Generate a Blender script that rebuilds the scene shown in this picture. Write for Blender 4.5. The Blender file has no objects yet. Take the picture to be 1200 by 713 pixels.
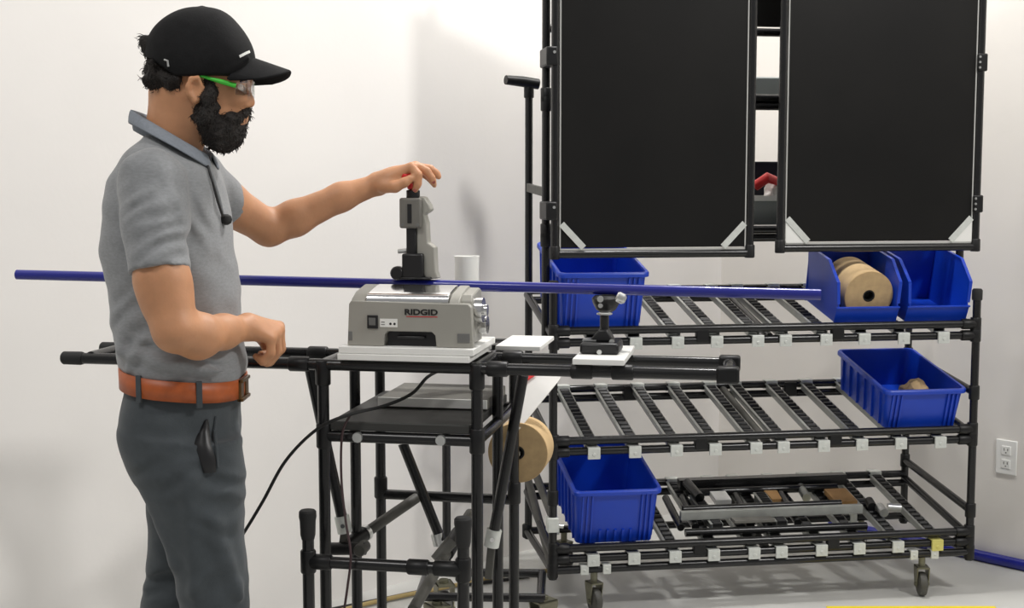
import bpy, math, random
import numpy as np
from mathutils import Vector, Matrix

S = bpy.context.scene
COL = S.collection
random.seed(7)
R = math.radians

# ------------------------------------------------------------------ camera
FPX, HORIZON, CAMH = 1550.0, 215.0, 1.45
PITCH = math.atan((356.5 - HORIZON) / FPX)
cd = bpy.data.cameras.new('camera')
cam = bpy.data.objects.new('camera', cd)
COL.objects.link(cam)
cam.location = (0, 0, CAMH)
cam.rotation_euler = (math.pi / 2 - PITCH, 0, 0)
cd.sensor_width = 36
cd.lens = 36 * FPX / 1200
cd.clip_start = 0.05
S.camera = cam

# ------------------------------------------------------------------ world, lamps, exposure
wd = bpy.data.worlds.new('world')
S.world = wd
wd.use_nodes = True
wd.node_tree.nodes['Background'].inputs['Color'].default_value = (1.0, 0.99, 0.98, 1)
wd.node_tree.nodes['Background'].inputs['Strength'].default_value = 0.335


def lamp(name, loc, target, sx, sy, power, col=(1, 0.98, 0.955)):
    l = bpy.data.lights.new(name, 'AREA')
    l.shape = 'RECTANGLE'
    l.size, l.size_y, l.energy, l.color = sx, sy, power, col
    o = bpy.data.objects.new(name, l)
    COL.objects.link(o)
    o.location = loc
    o.rotation_euler = (Vector(target) - Vector(loc)).to_track_quat('-Z', 'Y').to_euler()
    return o


lamp('ceiling_lamp', (2.9, 1.9, 4.0), (0.3, 4.4, 1.2), 0.40, 0.30, 84)
lamp('ceiling_lamp', (-1.6, 1.2, 4.2), (-0.9, 4.0, 1.2), 1.2, 0.6, 50)
lamp('ceiling_lamp', (0.85, 4.40, 4.2), (0.85, 4.45, 0.0), 0.5, 0.2, 105)
S.view_settings.view_transform = 'Standard'
S.view_settings.look = 'None'
S.view_settings.gamma = 1
S.view_settings.use_curve_mapping = False
S.view_settings.exposure = -0.17


# ------------------------------------------------------------------ materials
def srgb(r, g, b):
    f = lambda c: (c / 12.92 if c <= 0.04045 else ((c + 0.055) / 1.055) ** 2.4)
    return (f(r / 255), f(g / 255), f(b / 255), 1)


def mat(name, col, rough=0.5, metal=0.0, var=0.0, scale=20.0, bump=0.0, bscale=None, spec=0.5,
        trans=0.0, alpha=1.0, stretch=None, sss=0.0, coat=0.0, sheen=0.0):
    m = bpy.data.materials.new(name)
    m.use_nodes = True
    nt = m.node_tree
    b = nt.nodes['Principled BSDF']
    b.inputs['Base Color'].default_value = col
    b.inputs['Roughness'].default_value = rough
    b.inputs['Metallic'].default_value = metal
    b.inputs['Specular IOR Level'].default_value = spec
    b.inputs['Transmission Weight'].default_value = trans
    b.inputs['Alpha'].default_value = alpha
    b.inputs['Coat Weight'].default_value = coat
    b.inputs['Sheen Weight'].default_value = sheen
    if sss:
        b.inputs['Subsurface Weight'].default_value = sss
        b.inputs['Subsurface Radius'].default_value = (0.012, 0.004, 0.002)
        b.inputs['Subsurface Scale'].default_value = 0.6
    tc = nt.nodes.new('ShaderNodeTexCoord')
    vec = tc.outputs['Object']
    if stretch:
        mp = nt.nodes.new('ShaderNodeMapping')
        mp.inputs['Scale'].default_value = stretch
        nt.links.new(vec, mp.inputs['Vector'])
        vec = mp.outputs['Vector']
    if var:
        n = nt.nodes.new('ShaderNodeTexNoise')
        n.inputs['Scale'].default_value = scale
        n.inputs['Detail'].default_value = 4
        nt.links.new(vec, n.inputs['Vector'])
        r = nt.nodes.new('ShaderNodeValToRGB')
        c = np.array(col[:3])
        lo, hi = c * (1 - var), np.minimum(c * (1 + var), 1)
        r.color_ramp.elements[0].color = (*lo, 1)
        r.color_ramp.elements[1].color = (*hi, 1)
        r.color_ramp.elements[0].position = 0.3
        r.color_ramp.elements[1].position = 0.7
        nt.links.new(n.outputs['Fac'], r.inputs['Fac'])
        nt.links.new(r.outputs['Color'], b.inputs['Base Color'])
    if bump:
        n2 = nt.nodes.new('ShaderNodeTexNoise')
        n2.inputs['Scale'].default_value = bscale or scale
        n2.inputs['Detail'].default_value = 5
        nt.links.new(vec, n2.inputs['Vector'])
        bp = nt.nodes.new('ShaderNodeBump')
        bp.inputs['Strength'].default_value = bump
        bp.inputs['Distance'].default_value = 0.01
        nt.links.new(n2.outputs['Fac'], bp.inputs['Height'])
        nt.links.new(bp.outputs['Normal'], b.inputs['Normal'])
    return m


M = dict(
    olive=mat('dull_zinc', srgb(120, 118, 100), 0.4, 0.6, var=0.15, scale=40),
    ylw=mat('yellowed_clip', srgb(214, 206, 120), 0.5, 0.1),
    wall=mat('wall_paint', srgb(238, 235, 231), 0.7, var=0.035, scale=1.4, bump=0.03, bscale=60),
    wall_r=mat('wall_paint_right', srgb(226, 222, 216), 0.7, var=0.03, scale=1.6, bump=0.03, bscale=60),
    floor=mat('concrete_floor', srgb(196, 196, 192), 0.35, var=0.06, scale=2.5, bump=0.02, bscale=80),
    yellow=mat('yellow_tape', srgb(238, 214, 20), 0.5, var=0.05),
    pipe=mat('black_coated_pipe', (0.0075, 0.0075, 0.008, 1), 0.27, var=0.25, scale=14, bump=0.02, bscale=60, spec=0.5),
    dusty=mat('dusty_black_pipe', srgb(78, 77, 72), 0.55, var=0.3, scale=14),
    joint=mat('black_joint', (0.006, 0.006, 0.0065, 1), 0.42, spec=0.4),
    rubber=mat('black_rubber', (0.014, 0.014, 0.014, 1), 0.7),
    panel=mat('black_panel', (0.0050, 0.0046, 0.0040, 1), 0.40, var=0.35, scale=3, spec=0.3),
    edge=mat('pale_edging', srgb(190, 190, 186), 0.4),
    steel=mat('zinc_steel', srgb(205, 206, 204), 0.32, 0.85, var=0.08, scale=30),
    clip=mat('zinc_clip', srgb(214, 217, 212), 0.45, 0.25, var=0.06, scale=60),
    alu=mat('aluminium', srgb(158, 160, 156), 0.42, 0.55, var=0.08, scale=30),
    chrome=mat('polished_steel', srgb(222, 222, 222), 0.16, 1.0),
    blue=mat('blue_pipe_coating', srgb(30, 36, 134), 0.28, var=0.06, scale=8, coat=0.3),
    bin=mat('blue_bin_plastic', srgb(14, 62, 184), 0.36, var=0.06, scale=6),
    kraft=mat('kraft_paper', srgb(206, 176, 130), 0.75, var=0.05, scale=30),
    kraftside=mat('kraft_roll_side', srgb(186, 158, 116), 0.8, var=0.10, scale=40),
    card=mat('cardboard', srgb(176, 136, 88), 0.8, var=0.08, scale=20),
    core=mat('dark_core', (0.01, 0.009, 0.008, 1), 0.7),
    white=mat('white_plastic', srgb(240, 240, 236), 0.4, var=0.02, scale=10),
    paper=mat('white_paper', srgb(232, 230, 226), 0.7, var=0.03, scale=8),
    red=mat('red_plastic', srgb(206, 34, 36), 0.4, var=0.06),
    mgrey=mat('machine_grey', srgb(158, 156, 148), 0.42, var=0.03, scale=14),
    mdark=mat('machine_dark_grey', srgb(112, 112, 110), 0.5),
    tray=mat('dark_tray', srgb(52, 52, 50), 0.55, var=0.12, scale=10),
    slab=mat('grey_slab', srgb(112, 110, 104), 0.5, var=0.06),
    skin=mat('skin', srgb(196, 142, 104), 0.5, var=0.07, scale=26, bump=0.05, bscale=180, sss=0.12),
    shirt=mat('heather_grey_knit', srgb(136, 138, 140), 0.9, var=0.10, scale=90, bump=0.10, bscale=260, stretch=(1, 1, 2.5), sheen=0.2),
    collar=mat('collar_grey_knit', srgb(128, 134, 142), 0.9, var=0.08, scale=120, bump=0.1, bscale=300),
    trouser=mat('slate_trousers', srgb(64, 70, 74), 0.85, var=0.06, scale=60, bump=0.08, bscale=240, sheen=0.15),
    leather=mat('tan_leather', srgb(176, 88, 40), 0.45, var=0.14, scale=40, bump=0.04),
    brass=mat('dark_brass', srgb(110, 84, 52), 0.35, 0.8),
    cap=mat('black_cap_cloth', (0.007, 0.007, 0.0075, 1), 0.85, spec=0.25, var=0.2, scale=60, bump=0.08, bscale=220),
    hair=mat('dark_brown_hair', (0.009, 0.0058, 0.0040, 1), 0.75, var=0.5, scale=70, bump=0.6, bscale=160),
    green=mat('green_temple', srgb(70, 196, 62), 0.4),
    lens=mat('clear_lens', (0.97, 0.98, 0.98, 1), 0.03, trans=1.0, alpha=0.35),
    eye=mat('eye_white', srgb(226, 220, 212), 0.2),
    iris=mat('dark_iris', (0.02, 0.012, 0.008, 1), 0.1),
    lip=mat('lip', srgb(150, 82, 72), 0.5),
    black=mat('black_plastic', (0.010, 0.010, 0.011, 1), 0.4),
    ink=mat('black_ink', (0.008, 0.008, 0.008, 1), 0.5),
    cordtan=mat('tan_cord', srgb(170, 148, 96), 0.6),
    navy=mat('navy_plastic', srgb(20, 20, 40), 0.5),
    greybin=mat('grey_plastic', srgb(140, 146, 144), 0.5),
    brown=mat('dark_brown_plank', srgb(60, 50, 36), 0.6, var=0.2, scale=12),
    shoe=mat('black_shoe_leather', (0.015, 0.014, 0.013, 1), 0.4),
)


# ------------------------------------------------------------------ mesh helpers
class MB:
    def __init__(s):
        s.v, s.f = [], []

    def add(s, vs, fs):
        o = len(s.v)
        s.v += [tuple(map(float, p)) for p in vs]
        s.f += [tuple(i + o for i in q) for q in fs]
        return s

    def tube(s, p, q, r, n=14, r2=None):
        p, q = np.array(p, float), np.array(q, float)
        return s.path([p, q], [r, r if r2 is None else r2], n)

    def path(s, pts, rad, n=10):
        pts = [np.array(p, float) for p in pts]
        if not hasattr(rad, '__len__'):
            rad = [rad] * len(pts)
        t0 = pts[1] - pts[0]
        t0 /= np.linalg.norm(t0)
        a = np.array([0, 0, 1.0]) if abs(t0[2]) < 0.9 else np.array([1.0, 0, 0])
        x = np.cross(a, t0)
        x /= np.linalg.norm(x)
        vs, fs = [], []
        for i, p in enumerate(pts):
            t = (pts[min(i + 1, len(pts) - 1)] - pts[max(i - 1, 0)])
            t /= np.linalg.norm(t)
            x = x - t * (x @ t)
            x /= np.linalg.norm(x)
            y = np.cross(t, x)
            for k in range(n):
                an = 2 * math.pi * k / n
                vs.append(p + rad[i] * (math.cos(an) * x + math.sin(an) * y))
        m = len(pts)
        for i in range(m - 1):
            for k in range(n):
                k2 = (k + 1) % n
                fs.append((i * n + k, i * n + k2, (i + 1) * n + k2, (i + 1) * n + k))
        fs.append(tuple(range(n - 1, -1, -1)))
        fs.append(tuple((m - 1) * n + k for k in range(n)))
        return s.add(vs, fs)

    def ring(s, c, axis, ro, ri, h, n=32):
        """hollow cylinder from c along axis by h"""
        c, ax = np.array(c, float), np.array(axis, float)
        ax /= np.linalg.norm(ax)
        a = np.array([0, 0, 1.0]) if abs(ax[2]) < 0.9 else np.array([1.0, 0, 0])
        x = np.cross(a, ax)
        x /= np.linalg.norm(x)
        y = np.cross(ax, x)
        vs, fs = [], []
        for r, t in ((ro, 0), (ro, h), (ri, h), (ri, 0)):
            for k in range(n):
                an = 2 * math.pi * k / n
                vs.append(c + ax * t + r * (math.cos(an) * x + math.sin(an) * y))
        for j in range(4):
            j2 = (j + 1) % 4
            for k in range(n):
                k2 = (k + 1) % n
                fs.append((j * n + k, j * n + k2, j2 * n + k2, j2 * n + k))
        return s.add(vs, fs)

    def lathe(s, c, axis, prof, n=24):
        """prof: list of (r, t) along axis from c, capped"""
        c, ax = np.array(c, float), np.array(axis, float)
        ax /= np.linalg.norm(ax)
        a = np.array([0, 0, 1.0]) if abs(ax[2]) < 0.9 else np.array([1.0, 0, 0])
        x = np.cross(a, ax)
        x /= np.linalg.norm(x)
        y = np.cross(ax, x)
        vs, fs = [], []
        for r, t in prof:
            for k in range(n):
                an = 2 * math.pi * k / n
                vs.append(c + ax * t + max(r, 1e-5) * (math.cos(an) * x + math.sin(an) * y))
        m = len(prof)
        for i in range(m - 1):
            for k in range(n):
                k2 = (k + 1) % n
                fs.append((i * n + k, i * n + k2, (i + 1) * n + k2, (i + 1) * n + k))
        fs.append(tuple(range(n - 1, -1, -1)))
        fs.append(tuple((m - 1) * n + k for k in range(n)))
        return s.add(vs, fs)

    def box(s, lo, hi):
        (a, b, c), (d, e, f) = lo, hi
        vs = [(a, b, c), (d, b, c), (d, e, c), (a, e, c), (a, b, f), (d, b, f), (d, e, f), (a, e, f)]
        return s.add(vs, [(0, 3, 2, 1), (4, 5, 6, 7), (0, 1, 5, 4), (1, 2, 6, 5), (2, 3, 7, 6), (3, 0, 4, 7)])

    def bar(s, p, q, w, h, up=(0, 0, 1)):
        """rectangular bar between p and q, w across, h along up"""
        p, q, up = np.array(p, float), np.array(q, float), np.array(up, float)
        t = (q - p) / np.linalg.norm(q - p)
        x = np.cross(t, up)
        x /= np.linalg.norm(x)
        y = np.cross(x, t)
        vs = []
        for e in (p, q):
            for sx, sy in ((-1, -1), (1, -1), (1, 1), (-1, 1)):
                vs.append(e + sx * w / 2 * x + sy * h / 2 * y)
        return s.add(vs, [(0, 1, 2, 3), (7, 6, 5, 4), (0, 4, 5, 1), (1, 5, 6, 2), (2, 6, 7, 3), (3, 7, 4, 0)])

    def prism(s, poly, d, f):
        """poly in 2D, mapped by f(a, b, t) for t in d=(t0, t1)"""
        n = len(poly)
        vs = [f(a, b, d[0]) for a, b in poly] + [f(a, b, d[1]) for a, b in poly]
        fs = [tuple(range(n)), tuple(range(2 * n - 1, n - 1, -1))]
        fs += [(i, i + n, (i + 1) % n + n, (i + 1) % n) for i in range(n)]
        return s.add(vs, fs)

    def loops(s, ls, cap0=True, cap1=True):
        n = len(ls[0])
        vs = [p for l in ls for p in l]
        fs = []
        for i in range(len(ls) - 1):
            for k in range(n):
                k2 = (k + 1) % n
                fs.append((i * n + k, i * n + k2, (i + 1) * n + k2, (i + 1) * n + k))
        if cap0:
            fs.append(tuple(range(n - 1, -1, -1)))
        if cap1:
            fs.append(tuple((len(ls) - 1) * n + k for k in range(n)))
        return s.add(vs, fs)

    def build(s, name, m, parent=None, smooth=True, bevel=0, angle=35):
        me = bpy.data.meshes.new(name)
        me.from_pydata(s.v, [], s.f)
        import bmesh
        bm = bmesh.new()
        bm.from_mesh(me)
        bmesh.ops.recalc_face_normals(bm, faces=bm.faces)
        bm.to_mesh(me)
        bm.free()
        if smooth:
            me.polygons.foreach_set('use_smooth', [True] * len(me.polygons))
            me.set_sharp_from_angle(angle=R(angle))
        me.materials.append(m)
        o = bpy.data.objects.new(name, me)
        COL.objects.link(o)
        if parent is not None:
            o.parent = parent
        if bevel:
            b = o.modifiers.new('bevel', 'BEVEL')
            b.width, b.segments, b.limit_method = bevel, 2, 'ANGLE'
            b.angle_limit = R(40)
        return o


def tag(o, label=None, cat=None, group=None, kind=None):
    for k, v in (('label', label), ('category', cat), ('group', group), ('kind', kind)):
        if v:
            o[k] = v
    return o


def empty(name, loc=(0, 0, 0), rot=(0, 0, 0), label=None, cat=None, group=None):
    o = bpy.data.objects.new(name, None)
    COL.objects.link(o)
    o.empty_display_size = 0.05
    o.location, o.rotation_euler = loc, rot
    return tag(o, label, cat, group)


def dup(o, parent=None):
    c = o.copy()
    COL.objects.link(c)
    c.parent = parent
    for ch in list(o.children):
        dup(ch, c)
    return c


def at(px, py, Y):
    """world point seen at pixel (px, py) of the photograph, at distance Y"""
    cp, sp = math.cos(PITCH), math.sin(PITCH)
    a, b = (px - 600) / FPX, (356.5 - py) / FPX
    d = np.array([a, cp + b * sp, -sp + b * cp])
    return np.array([0, 0, CAMH]) + d * (Y / d[1])


class Frame:
    def __init__(s, o, ang):
        s.o, s.ang = np.array([o[0], o[1], 0.0]), R(ang)
        s.u = np.array([math.cos(s.ang), math.sin(s.ang), 0])
        s.v = np.array([-math.sin(s.ang), math.cos(s.ang), 0])

    def w(s, u, v, z):
        return s.o + u * s.u + v * s.v + np.array([0, 0, z])

    def loc(s, p):
        q = np.array(p) - s.o
        return np.array([q @ s.u, q @ s.v, p[2]])

    def px(s, x, y, v):
        """frame coordinates of the point on plane v seen at pixel (x, y)"""
        d = at(x, y, 1.0) - np.array([0, 0, CAMH])
        c = np.array([0, 0, CAMH])
        t = (v - (c - s.o) @ s.v) / (d @ s.v)
        return s.loc(c + d * t)


# ------------------------------------------------------------------ the setting
CORNER = np.array([0.943, 5.95])
LD = np.array([-0.734, -0.679])
RD = np.array([0.679, -0.734])


def slab_wall(name, a, b, out, m):
    t = 0.1
    p = [a, b, b + out * t, a + out * t]
    mb = MB()
    mb.prism([tuple(q) for q in p], (-0.1, 4.4), lambda x, y, z: (x, y, z))
    o = mb.build(name, m, smooth=False)
    return tag(o, kind='structure')


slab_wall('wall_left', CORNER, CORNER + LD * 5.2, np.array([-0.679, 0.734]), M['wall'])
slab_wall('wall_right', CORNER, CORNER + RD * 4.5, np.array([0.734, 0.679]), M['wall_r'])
f = MB()
f.prism([tuple(CORNER + np.array([0, 0.08])), tuple(CORNER + LD * 5.2), (-2.9, -1.5), (4.0, -1.5), tuple(CORNER + RD * 4.5)],
        (-0.1, 0.0), lambda x, y, z: (x, y, z))
tag(f.build('floor', M['floor'], smooth=False), kind='structure')
WR = Frame(CORNER, math.degrees(math.atan2(RD[1], RD[0])))   # right wall: v > 0 is behind it


def on_right_wall(px, py, v=0.0):
    return WR.px(px, py, v)


# blue pipe on the floor along the right wall
a = WR.loc(np.array([1.60, 5.24, 0.02]))
o = MB().tube(WR.w(0.62, -0.024, 0.021), WR.w(3.4, -0.024, 0.021), 0.021, 18).build('loose_pipe', M['blue'])
tag(o, 'blue pipe lying on the floor along the foot of the right wall', 'pipe')
# yellow tape
p0, p1 = at(960, 712, 4.36), at(1168, 711, 4.36)
mb = MB()
mb.box((p0[0] + 0.04, 4.36, 0.0005), (p1[0] + 0.02, 4.432, 0.002))
tag(mb.build('floor_tape', M['yellow'], smooth=False), 'yellow tape stuck to the floor in front of the rack', 'tape')
# outlet
oc = on_right_wall(1180, 536)
ro = empty('wall_outlet', tuple(WR.w(oc[0], 0, oc[2])), (0, 0, WR.ang), 'white double power outlet on the right wall', 'outlet')
MB().box((-0.042, -0.007, -0.066), (0.042, -0.0005, 0.066)).build('cover_plate', M['white'], ro, bevel=0.003)
for dz in (-0.026, 0.026):
    rc = MB().box((-0.018, -0.0095, dz - 0.017), (0.018, -0.006, dz + 0.017)).build('socket', M['white'], ro, bevel=0.004)
    sl = MB()
    for dx in (-0.007, 0.007):
        sl.box((dx - 0.0015, -0.0102, dz - 0.001), (dx + 0.0015, -0.009, dz + 0.009))
    sl.tube((0, -0.0102, dz - 0.008), (0, -0.009, dz - 0.008), 0.003, 8)
    sl.build('slots', M['mdark'], rc, smooth=False)

# ------------------------------------------------------------------ flow rack
RK = Frame((0.137, 4.355), 8.88)
PR = 0.014
W_, D_ = 1.50, 0.52
rack = empty('flow_rack', tuple(RK.o), (0, 0, RK.ang),
             'black pipe flow rack on casters with three sloped roller shelves and two black panels', 'rack')


def rtube(name, p, q, m='pipe', r=PR, parent=rack, n=14):
    return MB().tube(p, q, r, n).build(name, M[m], parent)


def joint(p, ax, L=0.05, r=0.0185, parent=rack):
    ax = np.array(ax, float)
    p = np.array(p, float)
    return MB().lathe(p - ax * L / 2, ax, [(r - 0.002, 0), (r, 0.003), (r, L - 0.003), (r - 0.002, L)], 14).build('pipe_joint', M['joint'], parent)


X, Yv, Z = (1, 0, 0), (0, 1, 0), (0, 0, 1)
# uprights
rtube('upright', (0, 0, 0.12), (0, 0, 1.10))
rtube('upright', (W_, 0, 0.12), (W_, 0, 1.055))
MB().lathe((W_, 0, 1.045), Z, [(0.0165, 0), (0.018, 0.004), (0.018, 0.034), (0.014, 0.04)], 16).build('end_cap', M['rubber'], rack)
MB().lathe((0, 0, 1.09), Z, [(0.0165, 0), (0.018, 0.004), (0.018, 0.034), (0.014, 0.04)], 16).build('end_cap', M['rubber'], rack)
rtube('upright', (W_, D_, 0.12), (W_, D_, 1.15))
rtube('upright', (0.005, D_, 0.12), (0.005, D_, 1.80))
rtube('upright', (-0.008, 0.1, 0.93), (-0.008, 0.1, 2.33))
rtube('upright', (1.503, 0.14, 0.95), (1.503, 0.14, 2.33))
# T handle on the rear left upright
MB().path([(-0.085, D_ - 0.03, 1.822), (-0.02, D_ - 0.01, 1.818), (0.04, D_, 1.81)], [0.017, 0.0195, 0.0195], 14).build('tee_handle', M['joint'], rack)
joint((0.005, D_, 1.79), Z, 0.06)
MB().bar((0.0, D_ - 0.01, 1.435), (-0.008, 0.11, 1.42), 0.012, 0.03).build('link_bracket', M['dusty'], rack)
# side rails
for u in (0.0, W_):
    for z0, z1 in ((0.945, 1.04), (0.57, 0.665), (0.205, 0.30), (0.15, 0.15)):
        rtube('side_rail', (u, 0.0, z0), (u, D_, z1))
    for z in (0.30, 0.72):
        if u > 0:
            rtube('side_rail', (u, 0, z + 0.0), (u, D_, z + 0.07))
for (u, z) in ((W_, 0.30), (W_, 0.72), (0, 0.40)):
    joint((u, 0, z), Z)
    joint((u, D_, z + 0.07), Z)
rtube('side_rail', (0, 0, 0.33), (0, D_, 0.45), 'dusty')
rtube('side_rail', (0, 0.02, 0.16), (0, D_, 0.36), 'dusty')
# white clamp on the left upright
MB().box((-0.021, -0.021, 0.285), (0.018, 0.018, 0.335)).build('clamp', M['clip'], rack, bevel=0.003)
MB().tube((0.018, -0.01, 0.305), (0.034, -0.012, 0.303), 0.007, 10).build('clamp_bolt', M['steel'], rack)
LANES = [0.135, 0.278, 0.42, 0.558, 0.70, 0.80, 0.943, 1.083, 1.224, 1.372]
TILT = 0.21
TA = math.atan(TILT)
# one roller track: channel + rollers, built once and copied
ch = MB()
L_ = 0.50
ch.box((-0.019, 0, -0.024), (0.019, L_, -0.021))
ch.box((-0.0205, 0, -0.024), (-0.018, L_, 0.003))
ch.box((0.018, 0, -0.024), (0.0205, L_, 0.003))
ch.box((-0.027, 0, 0.001), (-0.018, L_, 0.004))
proto_track = ch.build('roller_track', M['alu'], rack, smooth=False)
rl = MB()
for k in range(15):
    y = 0.016 + k * 0.0335
    rl.lathe((-0.017, y, -0.004), X, [(0.010, 0), (0.0115, 0.002), (0.0115, 0.032), (0.010, 0.034)], 10)
rl = tag(rl.build('rollers', M['black'], proto_track), kind='stuff')
cl = MB()
cl.box((-0.021, -0.024, -0.024), (0.021, -0.015, 0.012))
cl.box((-0.021, -0.024, 0.012), (0.021, 0.012, 0.0155))
cl.tube((0, -0.027, -0.009), (0, -0.02, -0.009), 0.006, 10)
proto_clip = cl.build('track_clip', M['clip'], rack, smooth=False, bevel=0.0015)
rc_ = MB()
rc_.box((-0.023, -0.018, 0.012), (0.023, 0.022, 0.0165))
rc_.box((-0.023, 0.018, -0.02), (0.023, 0.022, 0.0165))
rc_.box((-0.023, -0.020, -0.006), (0.023, -0.017, 0.0165))
proto_rclip = rc_.build('rear_track_clip', M['clip'], rack, smooth=False, bevel=0.0015)
first = True
SHELF = ((0.962, 0.922), (0.591, 0.554), (0.224, 0.187))
for si, (zu, zl) in enumerate(SHELF):
    rtube('front_rail', (0, 0, zu), (W_, 0, zu))
    rtube('front_rail', (0, 0.004, zl), (W_, 0.004, zl))
    zr = zu + TILT * (D_ - 0.02) - 0.012
    rtube('rear_rail', (0, D_, zr), (W_, D_, zr))
    rtube('rear_rail', (0, D_ + 0.002, zr - 0.036), (W_, D_ + 0.002, zr - 0.036))
    for u in (0.002, W_ - 0.002):
        for z in (zu, zl):
            joint((u + (0.028 if u < 1 else -0.028), 0.002 if z == zl else 0, z), X, 0.05)
            joint((u, 0, z), Z, 0.045, 0.0188)
    for u in (0.51, 0.60, 0.99):
        if u != 0.60:
            MB().box((u - 0.022, -0.013, zl - 0.004), (u + 0.022, 0.013, zu + 0.004)).build('rail_spacer', M['joint'], rack, bevel=0.004)
    for u in (0.39, 1.02):
        MB().box((u - 0.025, D_ - 0.016, zr - 0.045), (u + 0.025, D_ + 0.014, zr + 0.008)).build('rail_spacer', M['joint'], rack, bevel=0.004)
    # centre pipe running front to back
    rtube('centre_rail', (0.752, 0.01, zl + 0.006), (0.752, D_, zr - 0.012), 'dusty' if si else 'pipe')
    for li, u in enumerate(LANES):
        if first:
            t, c, c2 = proto_track, proto_clip, proto_rclip
            first = False
        else:
            t, c, c2 = dup(proto_track, rack), dup(proto_clip, rack), dup(proto_rclip, rack)
        t.location = (u, 0.018, zu - 0.008)
        t.rotation_euler = (TA, 0, 0)
        c.location = (u + (0.0 if li % 2 else 0.002), 0.004, zl)
        c2.location = (u, D_, zr)
        if si == 2 and li == 9:
            c.data = c.data.copy()
            c.data.materials[0] = M['ylw']
            c['label'] = 'yellowed clip'
# base
zb = 0.150
rtube('base_rail', (0, 0, zb), (W_, 0, zb))
rtube('base_rail', (0, D_, zb), (W_, D_, zb))
for u in (0, W_):
    joint((u, 0, zb), Z, 0.05)
    joint((u, D_, zb), Z, 0.05)


def caster(parent, u, v, zt, yaw, clamps=True, size=1.0):
    c = empty('caster', (u, v, 0), (0, 0, yaw))
    c.scale = (size,) * 3
    c.parent = parent
    w = MB().lathe((-0.015, 0, 0.042), X, [(0.030, 0), (0.040, 0.004), (0.042, 0.010), (0.042, 0.020), (0.040, 0.026), (0.030, 0.030)], 24)
    w.build('wheel', M['dusty'], c)
    k = MB()
    for sx in (-0.021, 0.019):
        k.prism([(-0.012, 0.030), (0.012, 0.030), (0.030, 0.095), (0.028, 0.104), (-0.026, 0.104)], (sx, sx + 0.003), lambda a, b, t: (t, a + 0.004, b))
    k.box((-0.021, -0.022, 0.100), (0.022, 0.032, 0.104))
    k.tube((-0.026, 0, 0.042), (0.026, 0, 0.042), 0.006, 10)
    k.tube((0, 0.006, 0.104), (0, 0.006, zt - 0.01), 0.012, 12)
    k.build('fork', M['olive'], c, smooth=True)
    if clamps:
        for sx in (-0.052, 0.025):
            d = MB()
            d.box((sx, -0.017, zt - 0.016), (sx + 0.028, 0.018, zt + 0.017))
            d.tube((sx + 0.014, -0.02, zt), (sx + 0.014, -0.015, zt), 0.005, 8)
            o = d.build('caster_clamp', M['clip'], parent, bevel=0.002)
            o.location = (u, v, 0)
    return c


caster(rack, 0.145, 0.0, zb, 0.25)
caster(rack, 1.325, 0.0, zb, -0.2)
caster(rack, 0.145, D_, zb, 0.5)
caster(rack, 1.325, D_, zb, -0.4)


def panel(u0, u1, z0, z1, v, hl, hr, plate):
    """framed black board hung on the rack front"""
    bd = MB().box((u0 + 0.028, v - 0.003, z0 + 0.022), (u1 - 0.028, v + 0.006, z1 - 0.022)).build('board', M['panel'], rack, smooth=False)
    for (p, q) in (((u0 + 0.012, v, z0), (u0 + 0.012, v, z1)), ((u1 - 0.012, v, z0), (u1 - 0.012, v, z1)),
                   ((u0, v, z0), (u1, v, z0)), ((u0, v, z1), (u1, v, z1))):
        MB().tube(p, q, 0.0135, 14).build('frame_tube', M['pipe'], bd)
    eg = MB()
    e0, e1 = u0 + 0.027, u1 - 0.027
    eg.box((e0, v - 0.0045, z0 + 0.014), (e0 + 0.004, v + 0.007, z1 - 0.014))
    eg.box((e1 - 0.004, v - 0.0045, z0 + 0.014), (e1, v + 0.007, z1 - 0.014))
    eg.box((e0, v - 0.0045, z0 + 0.013), (e1, v + 0.007, z0 + 0.019))
    eg.build('edging', M['edge'], bd, smooth=False)
    for s, ux in ((1, e0 + 0.002), (-1, e1 - 0.002)):
        b = MB()
        b.bar((ux + s * 0.004, v - 0.008, z0 + 0.10), (ux + s * 0.078, v - 0.008, z0 + 0.022), 0.004, 0.021, up=(s * 0.72, 0, 0.69))
        b.build('corner_brace', M['clip'], bd, smooth=False)
        if not plate:
            continue
        g = MB()
        g.prism([(ux, z0 + 0.018), (ux + s * 0.066, z0 + 0.018), (ux, z0 + 0.088)], (v - 0.0065, v - 0.0045), lambda a, b, t: (a, t, b))
        g.build('corner_plate', M['white'], bd, smooth=False)
    for ux in (u0 + 0.012, u1 - 0.012):
        q = MB().lathe((ux, v, z0 - 0.016), Z, [(0.015, 0), (0.0175, 0.003), (0.0175, 0.04), (0.0155, 0.044)], 14)
        q.build('pipe_joint', M['joint'], bd)
    for z in (hl if hl else ()):
        for ux in (u0 - 0.006,):
            q = MB().box((ux - 0.014, v - 0.018, z - 0.03), (ux + 0.024, v + 0.11, z + 0.03)).build('hinge', M['joint'], bd, bevel=0.005)
            MB().tube((ux + 0.012, v - 0.021, z + 0.012), (ux + 0.012, v - 0.017, z + 0.012), 0.005, 8).build('bolt', M['steel'], bd)
    for z in (hr if hr else ()):
        ux = u1 - 0.012
        MB().box((ux - 0.016, v - 0.017, z - 0.03), (ux + 0.018, v + 0.11, z + 0.03)).build('hinge', M['joint'], bd, bevel=0.005)
        for dz in (-0.018, 0, 0.018):
            MB().tube((ux - 0.012, v - 0.020, z + dz), (ux - 0.012, v - 0.016, z + dz), 0.004, 8).build('bolt', M['steel'], bd)
    return bd


panel(-0.012, 0.677, 1.217, 2.33, -0.02, (1.36, 1.86), (), False)
panel(0.760, 1.487, 1.232, 2.33, -0.02, (), (1.38, 1.86), True)
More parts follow.
